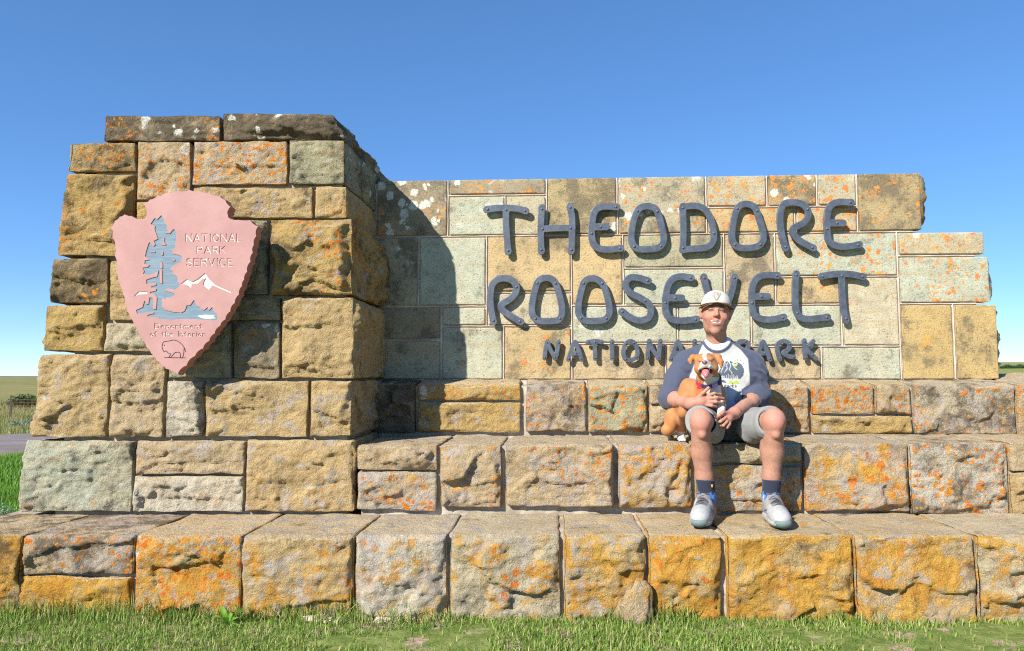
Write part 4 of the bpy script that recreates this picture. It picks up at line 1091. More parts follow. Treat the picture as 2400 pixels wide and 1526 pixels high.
# dark treeline on the crest to the right
for i, px in enumerate((2352, 2363, 2377, 2390, 2404, 2420)):
    shrub(px, 862, 330, (2.2 + .5 * (i % 3), 2, 1.5 + .3 * (i % 2)), ['distant dark green bush on the grassy rise behind the wall end'] [0], (.06, .11, .05), 40 + i)
for o in list(col.objects):
    if o.name.startswith('prairie_shrub') and o.get('label', '').startswith('distant'): o['group'] = 'bushes on the grassy rise'
# far blue hills
V, F = [], []
aa = np.linspace(-1.2, 1.2, 200)
for i, an in enumerate(aa):
    hgt = 16 + 14 * float(fbm(np.array([an * 4, 1.3, 0]), 3, 4)); R_ = 9000
    if an > .2: hgt *= .6
    V += [(R_ * math.sin(an), R_ * math.cos(an), -60), (R_ * math.sin(an), R_ * math.cos(an), -12 + max(hgt, 4)), (1.15 * R_ * math.sin(an), 1.15 * R_ * math.cos(an), -60)]
for i in range(len(aa) - 1):
    for j in range(2): F.append((3 * i + j, 3 * i + j + 1, 3 * i + j + 4, 3 * i + j + 3))
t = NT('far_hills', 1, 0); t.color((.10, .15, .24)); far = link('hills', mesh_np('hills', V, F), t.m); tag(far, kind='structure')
# ---------------------------------------------------------------- bodies: distance fields meshed as one continuous skin
import openvdb
def proj(P):
    d = np.asarray(P) - EYE; w = d @ _fw
    return 1200 + FPX * (d @ _rt) / w, 763 - FPX * (d @ _up) / w
class Field:
    def __init__(s, lo, hi, h):
        s.lo = np.array(lo, float); s.h = h
        s.n = np.ceil((np.array(hi) - s.lo) / h).astype(int) + 1
        s.D = np.full(s.n, .25, np.float32)
    def win(s, lo, hi):
        a = np.clip(((np.array(lo) - s.lo) / s.h).astype(int), 0, s.n); b = np.clip(((np.array(hi) - s.lo) / s.h).astype(int) + 2, 0, s.n)
        g = [(s.lo[i] + np.arange(a[i], b[i]) * s.h).astype(np.float32) for i in range(3)]
        return tuple(slice(a[i], b[i]) for i in range(3)), g[0][:, None, None], g[1][None, :, None], g[2][None, None, :]
    def put(s, w, q, k, sub=False):
        o = s.D[w]
        if o.size == 0: return
        if sub:
            if k > 0:
                h = np.clip(.5 - .5 * (o + q) / k, 0, 1); s.D[w] = o * (1 - h) - q * h + k * h * (1 - h)
            else: s.D[w] = np.maximum(o, -q)
        elif k > 0:
            h = np.clip(.5 + .5 * (o - q) / k, 0, 1); s.D[w] = o * (1 - h) + q * h - k * h * (1 - h)
        else: s.D[w] = np.minimum(o, q)
    def cone(s, a, b, ra, rb, k=.015, sub=False):
        a, b = np.array(a, float), np.array(b, float); m = max(ra, rb) + k + .02
        w, X, Y, Z = s.win(np.minimum(a, b) - m, np.maximum(a, b) + m)
        d = b - a; L = max(d @ d, 1e-9)
        t = np.clip(((X - a[0]) * d[0] + (Y - a[1]) * d[1] + (Z - a[2]) * d[2]) / L, 0, 1)
        q = np.sqrt((X - a[0] - t * d[0]) ** 2 + (Y - a[1] - t * d[1]) ** 2 + (Z - a[2] - t * d[2]) ** 2) - (ra + (rb - ra) * t)
        s.put(w, q, k, sub)
    def chain(s, pts, rad, k=.015):
        for i in range(len(pts) - 1): s.cone(pts[i], pts[i + 1], rad[i], rad[i + 1], k)
    def ell(s, c, r, k=.015, R=None, sub=False):
        c = np.array(c, float); r = np.array(r, float); m = r.max() + k + .02
        w, X, Y, Z = s.win(c - m, c + m)
        x, y, z = X - c[0], Y - c[1], Z - c[2]
        if R is not None:     # rows of R: local axes in world
            x, y, z = (R[0][0] * x + R[0][1] * y + R[0][2] * z, R[1][0] * x + R[1][1] * y + R[1][2] * z, R[2][0] * x + R[2][1] * y + R[2][2] * z)
        k0 = np.sqrt((x / r[0]) ** 2 + (y / r[1]) ** 2 + (z / r[2]) ** 2); k1 = np.sqrt((x / r[0] ** 2) ** 2 + (y / r[1] ** 2) ** 2 + (z / r[2] ** 2) ** 2)
        s.put(w, k0 * (k0 - 1) / np.maximum(k1, 1e-6), k, sub)
    def cut(s, p, n, k=0.):
        """remove everything on the side the normal points to"""
        n = np.array(n, float); n /= np.linalg.norm(n); p = np.array(p, float)
        w, X, Y, Z = s.win(s.lo - 1, s.lo + s.n * s.h + 1)
        s.D[w] = np.maximum(s.D[w], n[0] * (X - p[0]) + n[1] * (Y - p[1]) + n[2] * (Z - p[2]))
    def mesh(s):
        g = openvdb.FloatGrid(.25); g.copyFromArray(s.D)
        P, Q = g.convertToQuads(0.0)
        P = np.array(P) * s.h + s.lo; Q = np.array(Q).astype(np.int64)
        a, b, c = P[Q[:, 0]], P[Q[:, 1]], P[Q[:, 2]]
        if np.einsum('ij,ij->i', a, np.cross(b, c)).sum() < 0: Q = Q[:, ::-1]
        return P, Q
def vnormals(P, Q):
    n = np.cross(P[Q[:, 2]] - P[Q[:, 0]], P[Q[:, 3]] - P[Q[:, 1]]); N = np.zeros_like(P)
    for k in range(4): np.add.at(N, Q[:, k], n)
    return N / np.maximum(np.linalg.norm(N, axis=1, keepdims=True), 1e-12)
def relax(P, Q, it=1, f=.5):
    for _ in range(it):
        S = np.zeros_like(P); c = np.zeros(len(P))
        for k in range(4):
            np.add.at(S, Q[:, k], P[Q[:, (k + 1) % 4]] + P[Q[:, k - 1]]); np.add.at(c, Q[:, k], 2)
        P = P * (1 - f) + S / c[:, None] * f
    return P
def frame(c, fwd, roll):
    f = np.array(fwd, float); f /= np.linalg.norm(f); a = np.cross(f, [0, 0, 1.]); a = -a / np.linalg.norm(a) * 1.0
    a = np.array([-f[1], f[0], 0.]); a /= np.linalg.norm(a)            # to the viewer's right when it faces the viewer
    u = np.cross(a, -f); u /= np.linalg.norm(u)
    if u[2] < 0: u = -u
    a2 = a * math.cos(roll) + u * math.sin(roll); u2 = -a * math.sin(roll) + u * math.cos(roll)
    R = np.array([a2, f, u2])
    return R, (lambda x, y, z: np.array(c) + R[0] * x + R[1] * y + R[2] * z)
def vmat(name, rough=.6, spec=.3, sss=0., noise_scale=60, amount=.12, bump=0., sheen=0.):
    t = NT(name, rough, spec); c = t.vcol()
    c = t.mix(t.ramp(t.noise(t.pos(), noise_scale, 4, .65), .3, .7, 0, amount * 2), c, t.mix(.5, c, (0.0, 0.0, 0.0)), 'MIX')
    t.color(c)
    if sss > 0:
        t.b.inputs['Subsurface Weight'].default_value = sss; t.b.inputs['Subsurface Radius'].default_value = (1, .35, .2); t.b.inputs['Subsurface Scale'].default_value = .006
    if bump > 0: t.bump(t.noise(t.pos(), 420, 3, .6), bump, .002)
    if sheen: t.b.inputs['Sheen Weight'].default_value = sheen
    return t.m
M_SKIN = vmat('skin', .62, .22, .08, 70, .10, .35)
M_CLOTH = vmat('jersey_cloth', .9, .12, 0, 260, .12, .35, .15)
M_SHORTS = vmat('twill_cloth', .85, .15, 0, 160, .06, .3)
M_FUR = vmat('short_fur', .6, .25, 0, 130, .14, .35, .1)
M_SHOE = vmat('shoe_fabric', .7, .25, 0, 200, .08, .3)

# ---------------------------------------------------------------- the seated man
HC = PY(1677, 738, 4.42)
hf = np.array([-HC[0] + .28, -HC[1], -.10])
HR, H = frame(HC, hf, math.radians(-3.5))
man = tag(empty('person', PZ(1735, 1060, .762)), 'person in white cap and navy-sleeved raglan shirt sitting on the middle step holding a dog', 'person')
shR, shL = PY(1606, 846, 4.49), PY(1763, 845, 4.49)
elR, elL = PY(1569, 932, 4.41), PY(1781, 926, 4.43)
wrR, wrL = PY(1618, 946, 4.13), PY(1722, 968, 4.14)
hipR, hipL = PY(1664, 1003, 4.45), PY(1732, 1003, 4.45)
knR, knL = PY(1643, 986, 3.965), PY(1815, 986, 3.965)
cfR, cfL = PY(1645, 1060, 4.01), PY(1813, 1060, 4.01)
anR, anL = PY(1657, 1165, 4.03), PY(1806, 1165, 4.03)
B = Field((.60, 3.66, .36), (1.62, 4.72, 1.72), .0044)
# head
B.ell(H(0, -.014, .040), (.079, .098, .088), 0, HR)
B.ell(H(0, .016, -.026), (.070, .078, .086), .03, HR)
B.cone(H(-.027, .020, -.078), H(.027, .020, -.078), .033, .033, .03)
B.ell(H(0, .066, -.100), (.026, .020, .020), .02, HR)
for s_ in (-1, 1):
    B.ell(H(.040 * s_, .066, -.020), (.024, .020, .020), .022, HR)
    B.ell(H(.031 * s_, .104, .022), (.020, .017, .013), .010, HR, sub=True)
    B.ell(H(.031 * s_, .078, .022), (.016, .0125, .010), .005, HR)
    B.cone(H(.012 * s_, .088, .040), H(.046 * s_, .076, .041), .009, .008, .010)
    B.ell(H(.012 * s_, .096, -.010), (.009, .010, .008), .006, HR)
    B.ell(H(.082 * s_, -.006, .002), (.011, .019, .032), .010, HR)
    B.ell(H(.089 * s_, .006, .004), (.006, .008, .018), .004, HR, sub=True)
    B.cone(H(.030 * s_, .083, -.018), H(.040 * s_, .068, -.052), .006, .006, .012)
B.cone(H(0, .086, .030), H(.001, .108, -.004), .008, .0125, .010)
B.cone(H(-.033, .072, -.034), H(0, .091, -.042), .005, .0065, .007); B.cone(H(.033, .072, -.034), H(0, .091, -.042), .005, .0065, .007)
B.cone(H(-.022, .077, -.053), H(.022, .077, -.053), .007, .007, .007); B.ell(H(0, .084, -.058), (.018, .009, .008), .008, HR)
B.ell(H(0, .092, -.0475), (.031, .012, .0062), .003, HR, sub=True)
# neck, trunk
nb = PY(1684, 822, 4.48)
B.cone(H(0, -.02, -.06), nb, .055, .064, .03)
for s_, sh in ((-1, shR), (1, shL)): B.cone(nb, sh + np.array([0, 0, -.01]), .05, .055, .04)
ch0, ch1 = PY(1645, 880, 4.49), PY(1740, 880, 4.49)
be0, be1 = PY(1660, 985, 4.47), PY(1736, 985, 4.47)
B.cone(ch0, ch1, .105, .105, .05); B.cone(be0, be1, .10, .10, .06); B.cone((ch0 + ch1) / 2, (be0 + be1) / 2, .11, .11, .05)
B.chain([shR, elR, wrR], [.055, .045, .031], .02); B.chain([shL, elL, wrL], [.055, .045, .031], .02)
# forearm fullness
B.cone(elR, elR * .6 + wrR * .4, .045, .043, .02); B.cone(elL, elL * .6 + wrL * .4, .045, .043, .02)
# legs
for hip, kn, cf, an in ((hipR, knR, cfR, anR), (hipL, knL, cfL, anL)):
    B.cone(hip, kn, .085, .056, .03)
    B.ell(kn + np.array([0, .002, .004]), (.051, .052, .062), .02)
    B.ell(kn + np.array([0, -.040, -.014]), (.029, .017, .032), .016)
    B.ell(kn + np.array([0, -.030, -.068]), (.020, .018, .024), .016)
    B.chain([kn + np.array([0, .01, -.03]), cf + np.array([0, .012, 0]), cf * .45 + an * .55 + np.array([0, .012, 0]), an], [.050, .053, .044, .036], .02)
    B.ell(cf + np.array([.014 if kn is knR else -.014, .035, .02]), (.046, .04, .085), .025)
    B.cone(an, np.array([an[0], an[1] - .02, .43]), .036, .042, .02)
# hands
def finger(pts, r0=.0098, r1=.0078): B.chain(pts, np.linspace(r0, r1, len(pts)), .005)
pcR = PY(1642, 941, 4.105)
B.cone(wrR, pcR, .030, .030, .02)
B.ell(PY(1650, 938, 4.095), (.040, .018, .034), .018)
for (k0, k1, k2) in (((1660, 926, 4.085), (1675, 922, 4.078), (1690, 924, 4.095)), ((1663, 934, 4.078), (1680, 932, 4.066), (1696, 934, 4.088)), ((1662, 942, 4.08), (1678, 942, 4.068), (1692, 944, 4.088)), ((1656, 949, 4.085), (1668, 951, 4.075), (1679, 952, 4.09))):
    finger([PY(*k0), PY(*k1), PY(*k2)])
finger([PY(1636, 934, 4.10), PY(1648, 921, 4.075), PY(1662, 908, 4.085)], .0125, .0088)
B.cone(wrL, PY(1706, 977, 4.09), .029, .030, .02)
B.ell(PY(1702, 980, 4.075), (.034, .022, .030), .016)
for (k0, k1, k2) in (((1698, 970, 4.06), (1686, 974, 4.03), (1680, 981, 4.05)), ((1700, 980, 4.05), (1689, 988, 4.025), (1683, 990, 4.052)), ((1704, 988, 4.05), (1696, 997, 4.03), (1688, 997, 4.055)), ((1710, 993, 4.06), (1704, 1002, 4.045), (1697, 1002, 4.065))):
    finger([PY(*k0), PY(*k1), PY(*k2)])
finger([PY(1706, 969, 4.07), PY(1694, 966, 4.045), PY(1684, 975, 4.035)], .0120, .0085)
P, Q = B.mesh(); P = relax(P, Q, 1, .35)
# skin tint
L = (P - HC) @ HR.T
a_, b_, c_ = L[:, 0], L[:, 1], L[:, 2]
skin = np.array([.41, .21, .148]); C_ = np.tile(skin, (len(P), 1))
px, py = proj(P)
C_ *= (1 + .16 * fbm(P * 22, 3, 3) + .10 * noise(P * 120, 6))[:, None]
C_[:, 1:] *= (1 - .10 * np.clip(fbm(P * 14, 13, 3), 0, 1))[:, None]
def blend(mask, colr, f=1.): C_[:] = C_ * (1 - (mask * f)[:, None]) + np.array(colr) * (mask * f)[:, None]
head_m = (np.abs(a_) < .1) & (c_ > -.13) & (b_ > -.15)
red = np.array([.47, .17, .12])
for s_ in (-1, 1): blend(np.exp(-(((a_ - .042 * s_) / .024) ** 2 + ((c_ + .015) / .022) ** 2)) * (b_ > .03) * head_m, red, .7)
blend(np.exp(-((a_ / .014) ** 2 + ((c_ + .002) / .02) ** 2)) * (b_ > .08) * head_m, red, .7)
blend(sstep(.070, .080, np.abs(a_)) * (b_ < .03) * head_m * (c_ > -.05), red, .8)
blend(sstep(-.055, -.085, c_) * (b_ > -.03) * head_m, [.27, .15, .105], .45)
cm = -.0485 + 11 * a_ ** 2
lip = np.exp(-((c_ - cm) / .0100) ** 2) * (np.abs(a_) < .038) * (b_ > .05) * head_m
blend(lip, [.40, .12, .10], .85)
blend((np.abs(c_ - cm - .0008) < .0058 * np.sqrt(np.clip(1 - (a_ / .031) ** 2, 0, 1))) * (np.abs(a_) < .031) * (b_ > .05) * head_m, [.72, .68, .62], 1.)
blend((np.abs(c_ - cm + .0068) < .0018) * (np.abs(a_) < .030) * (b_ > .06) * head_m, [.16, .05, .04], .7)
for s_ in (-1, 1):
    ea = a_ - .031 * s_
    blend((np.abs(c_ - .0225 + 6 * ea ** 2) < .0042) * (np.abs(ea) < .0145) * (b_ > .05) * head_m, [.06, .035, .03], .9)
    blend(np.exp(-((c_ - .043 + 5 * ea ** 2) / .0045) ** 2) * (np.abs(ea) < .02) * (b_ > .05) * head_m, [.14, .07, .04], .9)
hair = head_m & (c_ > .018) & (b_ < .028) & (np.abs(a_) < .081)
blend(hair * 1., [.13, .07, .04], .9)
# warm knees, darker hair on the shins
for kn in (knR, knL):
    blend(np.exp(-(np.linalg.norm(P - kn - np.array([0, -.05, 0]), axis=1) / .06) ** 2), [.50, .20, .155], .7)
blend(sstep(.84, .78, P[:, 2]) * sstep(.45, .55, P[:, 2]) * (.5 + .5 * noise(P * 160, 9)), [.26, .14, .09], .6)
for e0, e1 in ((wrR, pcR), (wrL, PY(1702, 980, 4.075))): blend(np.exp(-(np.linalg.norm(P - e1, axis=1) / .075) ** 2), [.48, .195, .145], .6)
body = link('body', mesh_np('body', P, Q, True, C_), M_SKIN, man)
# eyes
t = NT('eye', .2, .5); t.color((.06, .045, .04)); M_EYE = t.m
def ellipsoid(name, c, r, R, mat, parent, seg=16, rings=10):
    V, F = [], []
    for i in range(rings + 1):
        th_ = math.pi * i / rings
        for j in range(seg):
            ph = 2 * math.pi * j / seg
            v = np.array([r[0] * math.sin(th_) * math.cos(ph), r[1] * math.sin(th_) * math.sin(ph), r[2] * math.cos(th_)])
            V.append(np.array(c) + v @ R)
    F = [(i * seg + j, (i + 1) * seg + j, (i + 1) * seg + (j + 1) % seg, i * seg + (j + 1) % seg) for i in range(rings) for j in range(seg)]
    return link(name, mesh_np(name, V, F), mat, parent)
for s_ in (-1, 1): ellipsoid('eye', H(.031 * s_, .0815, .0222), (.0105, .0095, .0032), HR, M_EYE, man)

# shirt
S = Field((.56, 4.10, .74), (1.52, 4.76, 1.44), .0036)
for sh in (shR, shL): S.cone(PY(1684, 816, 4.49), sh + np.array([0, 0, -.022]), .070, .068, .05)
S.cone(PY(1650, 878, 4.485), PY(1738, 878, 4.485), .122, .122, .045)
S.cone(PY(1655, 965, 4.465), PY(1742, 965, 4.465), .138, .138, .06)
S.cone(PY(1662, 1005, 4.455), PY(1738, 1005, 4.455), .135, .135, .05)
S.ell(PY(1698, 950, 4.42), (.13, .115, .13), .06)
S.chain([shR + np.array([.01, 0, -.012]), shR * .5 + elR * .5, elR], [.066, .066, .064], .035); cuR = elR * .74 + wrR * .26; S.cone(elR, cuR, .063, .053, .025)
S.chain([shL + np.array([-.01, 0, -.012]), shL * .5 + elL * .5, elL], [.066, .065, .062], .035); cuL = elL * .68 + wrL * .32; S.cone(elL, cuL, .061, .052, .025)
# trim: below hem, neck opening, cuffs
S.cut(PY(1700, 1008, 4.2), (0, 0, -1))
nk = PY(1682, 792, 4.42); S.ell(nk + np.array([0, 0, .046]), (.072, .085, .085), .004, sub=True)
for cu, el, wr in ((cuR, elR, wrR), (cuL, elL, wrL)):
    n_ = (wr - el) / np.linalg.norm(wr - el)
    w, X, Y, Z = S.win(cu - .13, cu + .13)
    pl = n_[0] * (X - cu[0]) + n_[1] * (Y - cu[1]) + n_[2] * (Z - cu[2])
    near = np.sqrt((X - cu[0] - .04 * n_[0]) ** 2 + (Y - cu[1] - .04 * n_[1]) ** 2 + (Z - cu[2] - .04 * n_[2]) ** 2) - .085
    S.D[w] = np.maximum(S.D[w], -np.maximum(-pl, near))
P, Q = S.mesh(); P = relax(P, Q, 2, .5); N = vnormals(P, Q)
px, py = proj(P)
# creases: along the sleeves and across the belly
def seg_coord(P, a, b):
    d = b - a; L = np.linalg.norm(d); t = ((P - a) @ d) / L ** 2; rad = np.linalg.norm(P - a - np.clip(t, 0, 1)[:, None] * d, axis=1); return t, rad
fold = np.zeros(len(P))
for sh, el, sg in ((shR, elR, 1), (shL, elL, -1)):
    tt, rad = seg_coord(P, sh, el); m_ = np.exp(-(rad / .10) ** 4) * sstep(-.1, .25, tt)
    ph = tt * 21 + (P[:, 0] - sh[0]) * 50 * sg + fbm(P * 6, 4, 3) * 10
    fold += m_ * (1 - 2 * np.abs(np.sin(ph * .5))) * .010 * sstep(-.3, .5, noise(P * 7, 12))
bm_ = sstep(870, 960, py) * (px > 1640) * (px < 1770) * (P[:, 1] < 4.45)
fold += bm_ * np.sin(py * .16 + (px - 1700) * .07 + fbm(P * 7, 6, 2) * 4) * .007
fold += fbm(P * 13, 15, 3) * .007 + (1 - 2 * np.abs(fbm(P * 7, 25, 2))) * .004
P = P + N * fold[:, None]
px, py = proj(P)
navy = np.array([.066, .076, .118]); whit = np.array([.50, .495, .475]); dye = np.array([.33, .40, .49])
xl = np.interp(py, [780, 803, 845, 883, 900], [1655, 1649, 1631, 1616, 1612]); xr = np.interp(py, [780, 802, 820, 841, 880, 925, 1000], [1708, 1713, 1736, 1753, 1757, 1757, 1760])
seam = fbm(P * 40, 2, 2) * 1.0
fr = P[:, 1] < 4.50
tt, radL = seg_coord(P, elL, wrL); tt2, radR = seg_coord(P, elR, wrR)
arm = ((radL < .085) & (px > 1738)) | ((radR < .085) & (px < 1622) & (py > 900))
C_ = np.tile(navy, (len(P), 1))
inside = fr & (px > xl + seam) & (px < xr + seam) & ~arm
sf = sstep(-1.6, 1.6, px - xl) * sstep(-1.6, 1.6, xr - px) * fr * ~arm
C_ = C_ * (1 - sf[:, None]) + whit * sf[:, None]
g = sstep(898, 950, py + 8 * fbm(P * 12, 5, 3)) * inside
C_ = C_ * (1 - g[:, None]) + dye * g[:, None]
# collar ring round the neck opening
dn = np.sqrt(((px - 1682) / 1.0) ** 2 + ((py - 783) / 1.12) ** 2)
ring = (dn < 41) & (dn > 34) & fr & (P[:, 1] < 4.47)
rg = sstep(42.2, 40, dn) * (P[:, 2] > 1.25); C_ = C_ * (1 - rg[:, None]) + navy * rg[:, None]
rg = sstep(35, 33, dn) * fr; C_ = C_ * (1 - rg[:, None]) + np.array([.60, .60, .61]) * rg[:, None]
# print on the chest, measured on the cloth
def inpoly(pts):
    ins = np.zeros(len(px), bool); pts = np.array(pts, float)
    for a, b in zip(pts, np.roll(pts, -1, 0)):
        if a[1] != b[1]: ins ^= ((a[1] > py) != (b[1] > py)) & (px < (b[0] - a[0]) * (py - a[1]) / (b[1] - a[1]) + a[0])
    return ins
def dseg(pts):
    d = np.full(len(px), 1e3)
    for a, b in zip(pts[:-1], pts[1:]):
        a = np.array(a, float); e = np.array(b, float) - a; L = max(e @ e, 1e-9); t_ = np.clip(((px - a[0]) * e[0] + (py - a[1]) * e[1]) / L, 0, 1)
        d = np.minimum(d, np.hypot(px - a[0] - t_ * e[0], py - a[1] - t_ * e[1]))
    return d
ink = np.array([.085, .105, .135])
mt = fr & inpoly([(1682, 889), (1684, 872), (1692, 857), (1703, 846), (1712, 845), (1720, 851), (1730, 849), (1739, 855), (1744, 866), (1743, 880), (1735, 889), (1722, 887), (1716, 890), (1706, 886)])
C_[mt] = ink
for ln_ in ([(1708, 846), (1702, 857), (1705, 864), (1698, 872)], [(1709, 847), (1713, 858), (1709, 866), (1716, 874)], [(1700, 852), (1694, 862), (1690, 872)], [(1716, 852), (1722, 862), (1728, 866)]): C_[mt & (dseg(ln_) < .8)] = whit
for k in range(11):
    xx = 1686 + k * 4.2; hh = 876 + 3 * math.sin(k * 2.3)
    C_[mt & inpoly([(xx - 1.7, 890), (xx, hh), (xx + 1.7, 890)])] = whit
C_[fr & (dseg([(1718, 852), (1724, 857), (1727, 853)]) < 1.6)] = [.45, .62, .06]
for q in ([(1735, 845), (1736, 846)], [(1729, 843), (1727, 847)], [(1741, 851), (1742, 852)], [(1724, 845), (1724, 846)]): C_[fr & (dseg(q) < .9)] = ink
C_[fr & inpoly([(1684, 889), (1697, 891), (1704, 898), (1684, 896)])] = [.06, .09, .17]
C_[fr & inpoly([(1704, 899), (1712, 892), (1718, 895), (1726, 891), (1731, 896), (1736, 899), (1722, 902)])] = [.34, .42, .08]
for st in ([(1696, 913), (1698, 903), (1701, 902), (1702, 905), (1698, 907)], [(1706, 904), (1704, 907), (1706, 908), (1708, 904), (1708, 908)], [(1711, 908), (1711, 904), (1714, 904)], [(1717, 899), (1716, 908)], [(1720, 903), (1716, 906), (1720, 908)], [(1726, 904), (1723, 904), (1726, 907), (1723, 908)]):
    C_[fr & (dseg(st) < .95)] = [.05, .055, .07]
# belt line between shirt and shorts is left to the folds
shirt = link('shirt', mesh_np('shirt', P, Q, True, C_), M_CLOTH, man)

# shorts
T = Field((.62, 3.90, .70), (1.62, 4.76, 1.16), .0046)
T.cone(hipR + np.array([0, .02, 0]), hipL + np.array([0, .02, 0]), .125, .125, .05)
for hip, kn, sg in ((hipR, knR, -1), (hipL, knL, 1)):
    T.cone(hip, kn + np.array([0, .05, .002]), .105, .076, .05)
    T.cone(hip * .45 + kn * .55 + np.array([-sg * .02, 0, -.025]), kn + np.array([-sg * .022, .075, -.035]), .085, .066, .04)     # slack cloth on the inner side
for kn, hip in ((knR, hipR), (knL, hipL)):
    n_ = kn - hip; n_ /= np.linalg.norm(n_)
    p = kn + np.array([0, .045, 0])
    w, X, Y, Z = T.win((kn[0] - .14, 3.8, .6), (kn[0] + .14, 4.25, 1.3))
    pl = n_[0] * (X - p[0]) + (n_[1] * (Y - p[1])) + (n_[2] + .18) * (Z - p[2])
    T.D[w] = np.maximum(T.D[w], pl)
    T.cone(hip * .3 + kn * .7, kn + np.array([0, -.08, 0]), .062, .062, .003, sub=True)
# sits on the tread
T.cut((1.1, 4.4, .770), (0, 0, -1))
P, Q = T.mesh(); P = relax(P, Q, 2, .5); N = vnormals(P, Q); px, py = proj(P)
fo = fbm(P * np.array([9, 6, 12]), 44, 3) * .007 + .004 * np.sin(P[:, 1] * 60 + P[:, 0] * 45 + 3 * fbm(P * 8, 7, 2)) * sstep(4.05, 4.2, P[:, 1])
P = P + N * fo[:, None]
P[:, 2] = np.maximum(P[:, 2], .766)
C_ = np.tile(np.array([.235, .238, .235]), (len(P), 1))
for kn, hip in ((knR, hipR), (knL, hipL)):
    n_ = kn - hip; n_ /= np.linalg.norm(n_); s_ = (P - kn - np.array([0, .045, 0])) @ n_
    st = (np.abs(s_ + .026) < .0022) & (np.abs(P[:, 0] - kn[0]) < .12); C_[st] *= .72
shorts = link('shorts', mesh_np('shorts', P, Q, True, C_), M_SHORTS, man)

# cap
t = NT('white_cap_cloth', .85, .15); t.color((.58, .55, .50)); t.bump(t.noise(t.pos(), 300, 3), .3, .002); M_CAPW = t.m
t = NT('brown_mesh_cloth', .9, .12); t.color((.15, .07, .04)); M_CAPB = t.m
K = Field(HC - .2, HC + .22, .0035)
K.ell(H(0, -.014, .058), (.089, .108, .090), 0, HR)
K.cut(H(0, 0, .050), -(HR[2] * .97 - HR[1] * .17))
P, Q = K.mesh(); P = relax(P, Q, 1, .4)
L = (P - HC) @ HR.T
C_ = np.tile(np.array([.52, .50, .455]), (len(P), 1))
C_[(L[:, 1] < .012 - .0 * L[:, 2]) | (L[:, 2] < .043)] = [.16, .075, .042]
th_ = np.arctan2(L[:, 0], L[:, 1] + .014)
for s0 in (-.0,): 
    sm = (np.abs(L[:, 0]) < .0016) & (L[:, 1] > .0); C_[sm] *= .82
M_CAP = vmat('cap_cloth', .88, .12, 0, 300, .06, .3)
cap = link('cap', mesh_np('cap', P, Q, True, C_), M_CAP, man)
V, F = [], []; nu, nv = 22, 8
for side in (0, 1):
    for i in range(nu + 1):
        ph = math.radians(-72 + 144 * i / nu)
        for j in range(nv + 1):
            f = j / nv; e = math.cos(ph) ** .7
            rad0 = np.array([.086 * math.sin(ph), .104 * math.cos(ph) - .014]); out = np.array([.020 * math.sin(ph), .038 * e])
            xy = rad0 + out * f
            zz = .070 - .036 * (abs(math.sin(ph)) ** 1.6) - .003 * f * e + (-.0045 if side else 0)
            V.append(H(xy[0], xy[1], zz))
st = (nu + 1) * (nv + 1)
for i in range(nu):
    for j in range(nv):
        a = i * (nv + 1) + j; F += [(a, a + nv + 1, a + nv + 2, a + 1), (st + a + 1, st + a + nv + 2, st + a + nv + 1, st + a)]
for i in range(nu):
    a = i * (nv + 1) + nv; F.append((a, a + nv + 1, st + a + nv + 1, st + a))
link('visor', mesh_np('visor', V, F), M_CAPB, cap)
# bison-head patch on the cap front: domed outline lying on the crown
t = NT('grey_patch_thread', .8, .2); t.color((.25, .21, .18)); M_PATCH = t.m
t = NT('pale_patch_thread', .8, .2); t.color((.55, .42, .36)); M_PATCH2 = t.m
def on_crown(x, z, lift):
    q = 1 - (x / .089) ** 2 - ((z - .058) / .090) ** 2
    return H(x, -.014 + .108 * math.sqrt(max(q, 0)) + lift, z)
def patch(name, pts, lift, mat, parent):
    V = [on_crown(sum(p[0] for p in pts) / len(pts), sum(p[1] for p in pts) / len(pts), lift)] + [on_crown(x, z, lift) for x, z in pts] + [on_crown(x, z, -.004) for x, z in pts]
    n = len(pts); F = [(0, 1 + i, 1 + (i + 1) % n) for i in range(n)] + [(1 + i, 1 + n + i, 1 + n + (i + 1) % n, 1 + (i + 1) % n) for i in range(n)]
    return link(name, mesh_np(name, V, F, False), mat, parent)
pc_ = -.004
patch('patch', [(pc_ + x, .105 + z) for x, z in ((-.026, .022), (-.028, .010), (-.020, .004), (-.016, -.010), (-.008, -.024), (0, -.029), (.008, -.024), (.016, -.010), (.020, .004), (.028, .010), (.026, .022), (.018, .014), (.012, .024), (0, .028), (-.012, .024), (-.018, .014))], .0022, M_PATCH, cap)
patch('patch_face', [(pc_ + x, .100 + z) for x, z in ((-.010, .010), (-.008, -.006), (0, -.014), (.008, -.006), (.010, .010), (0, .014))], .0042, M_PATCH2, cap)

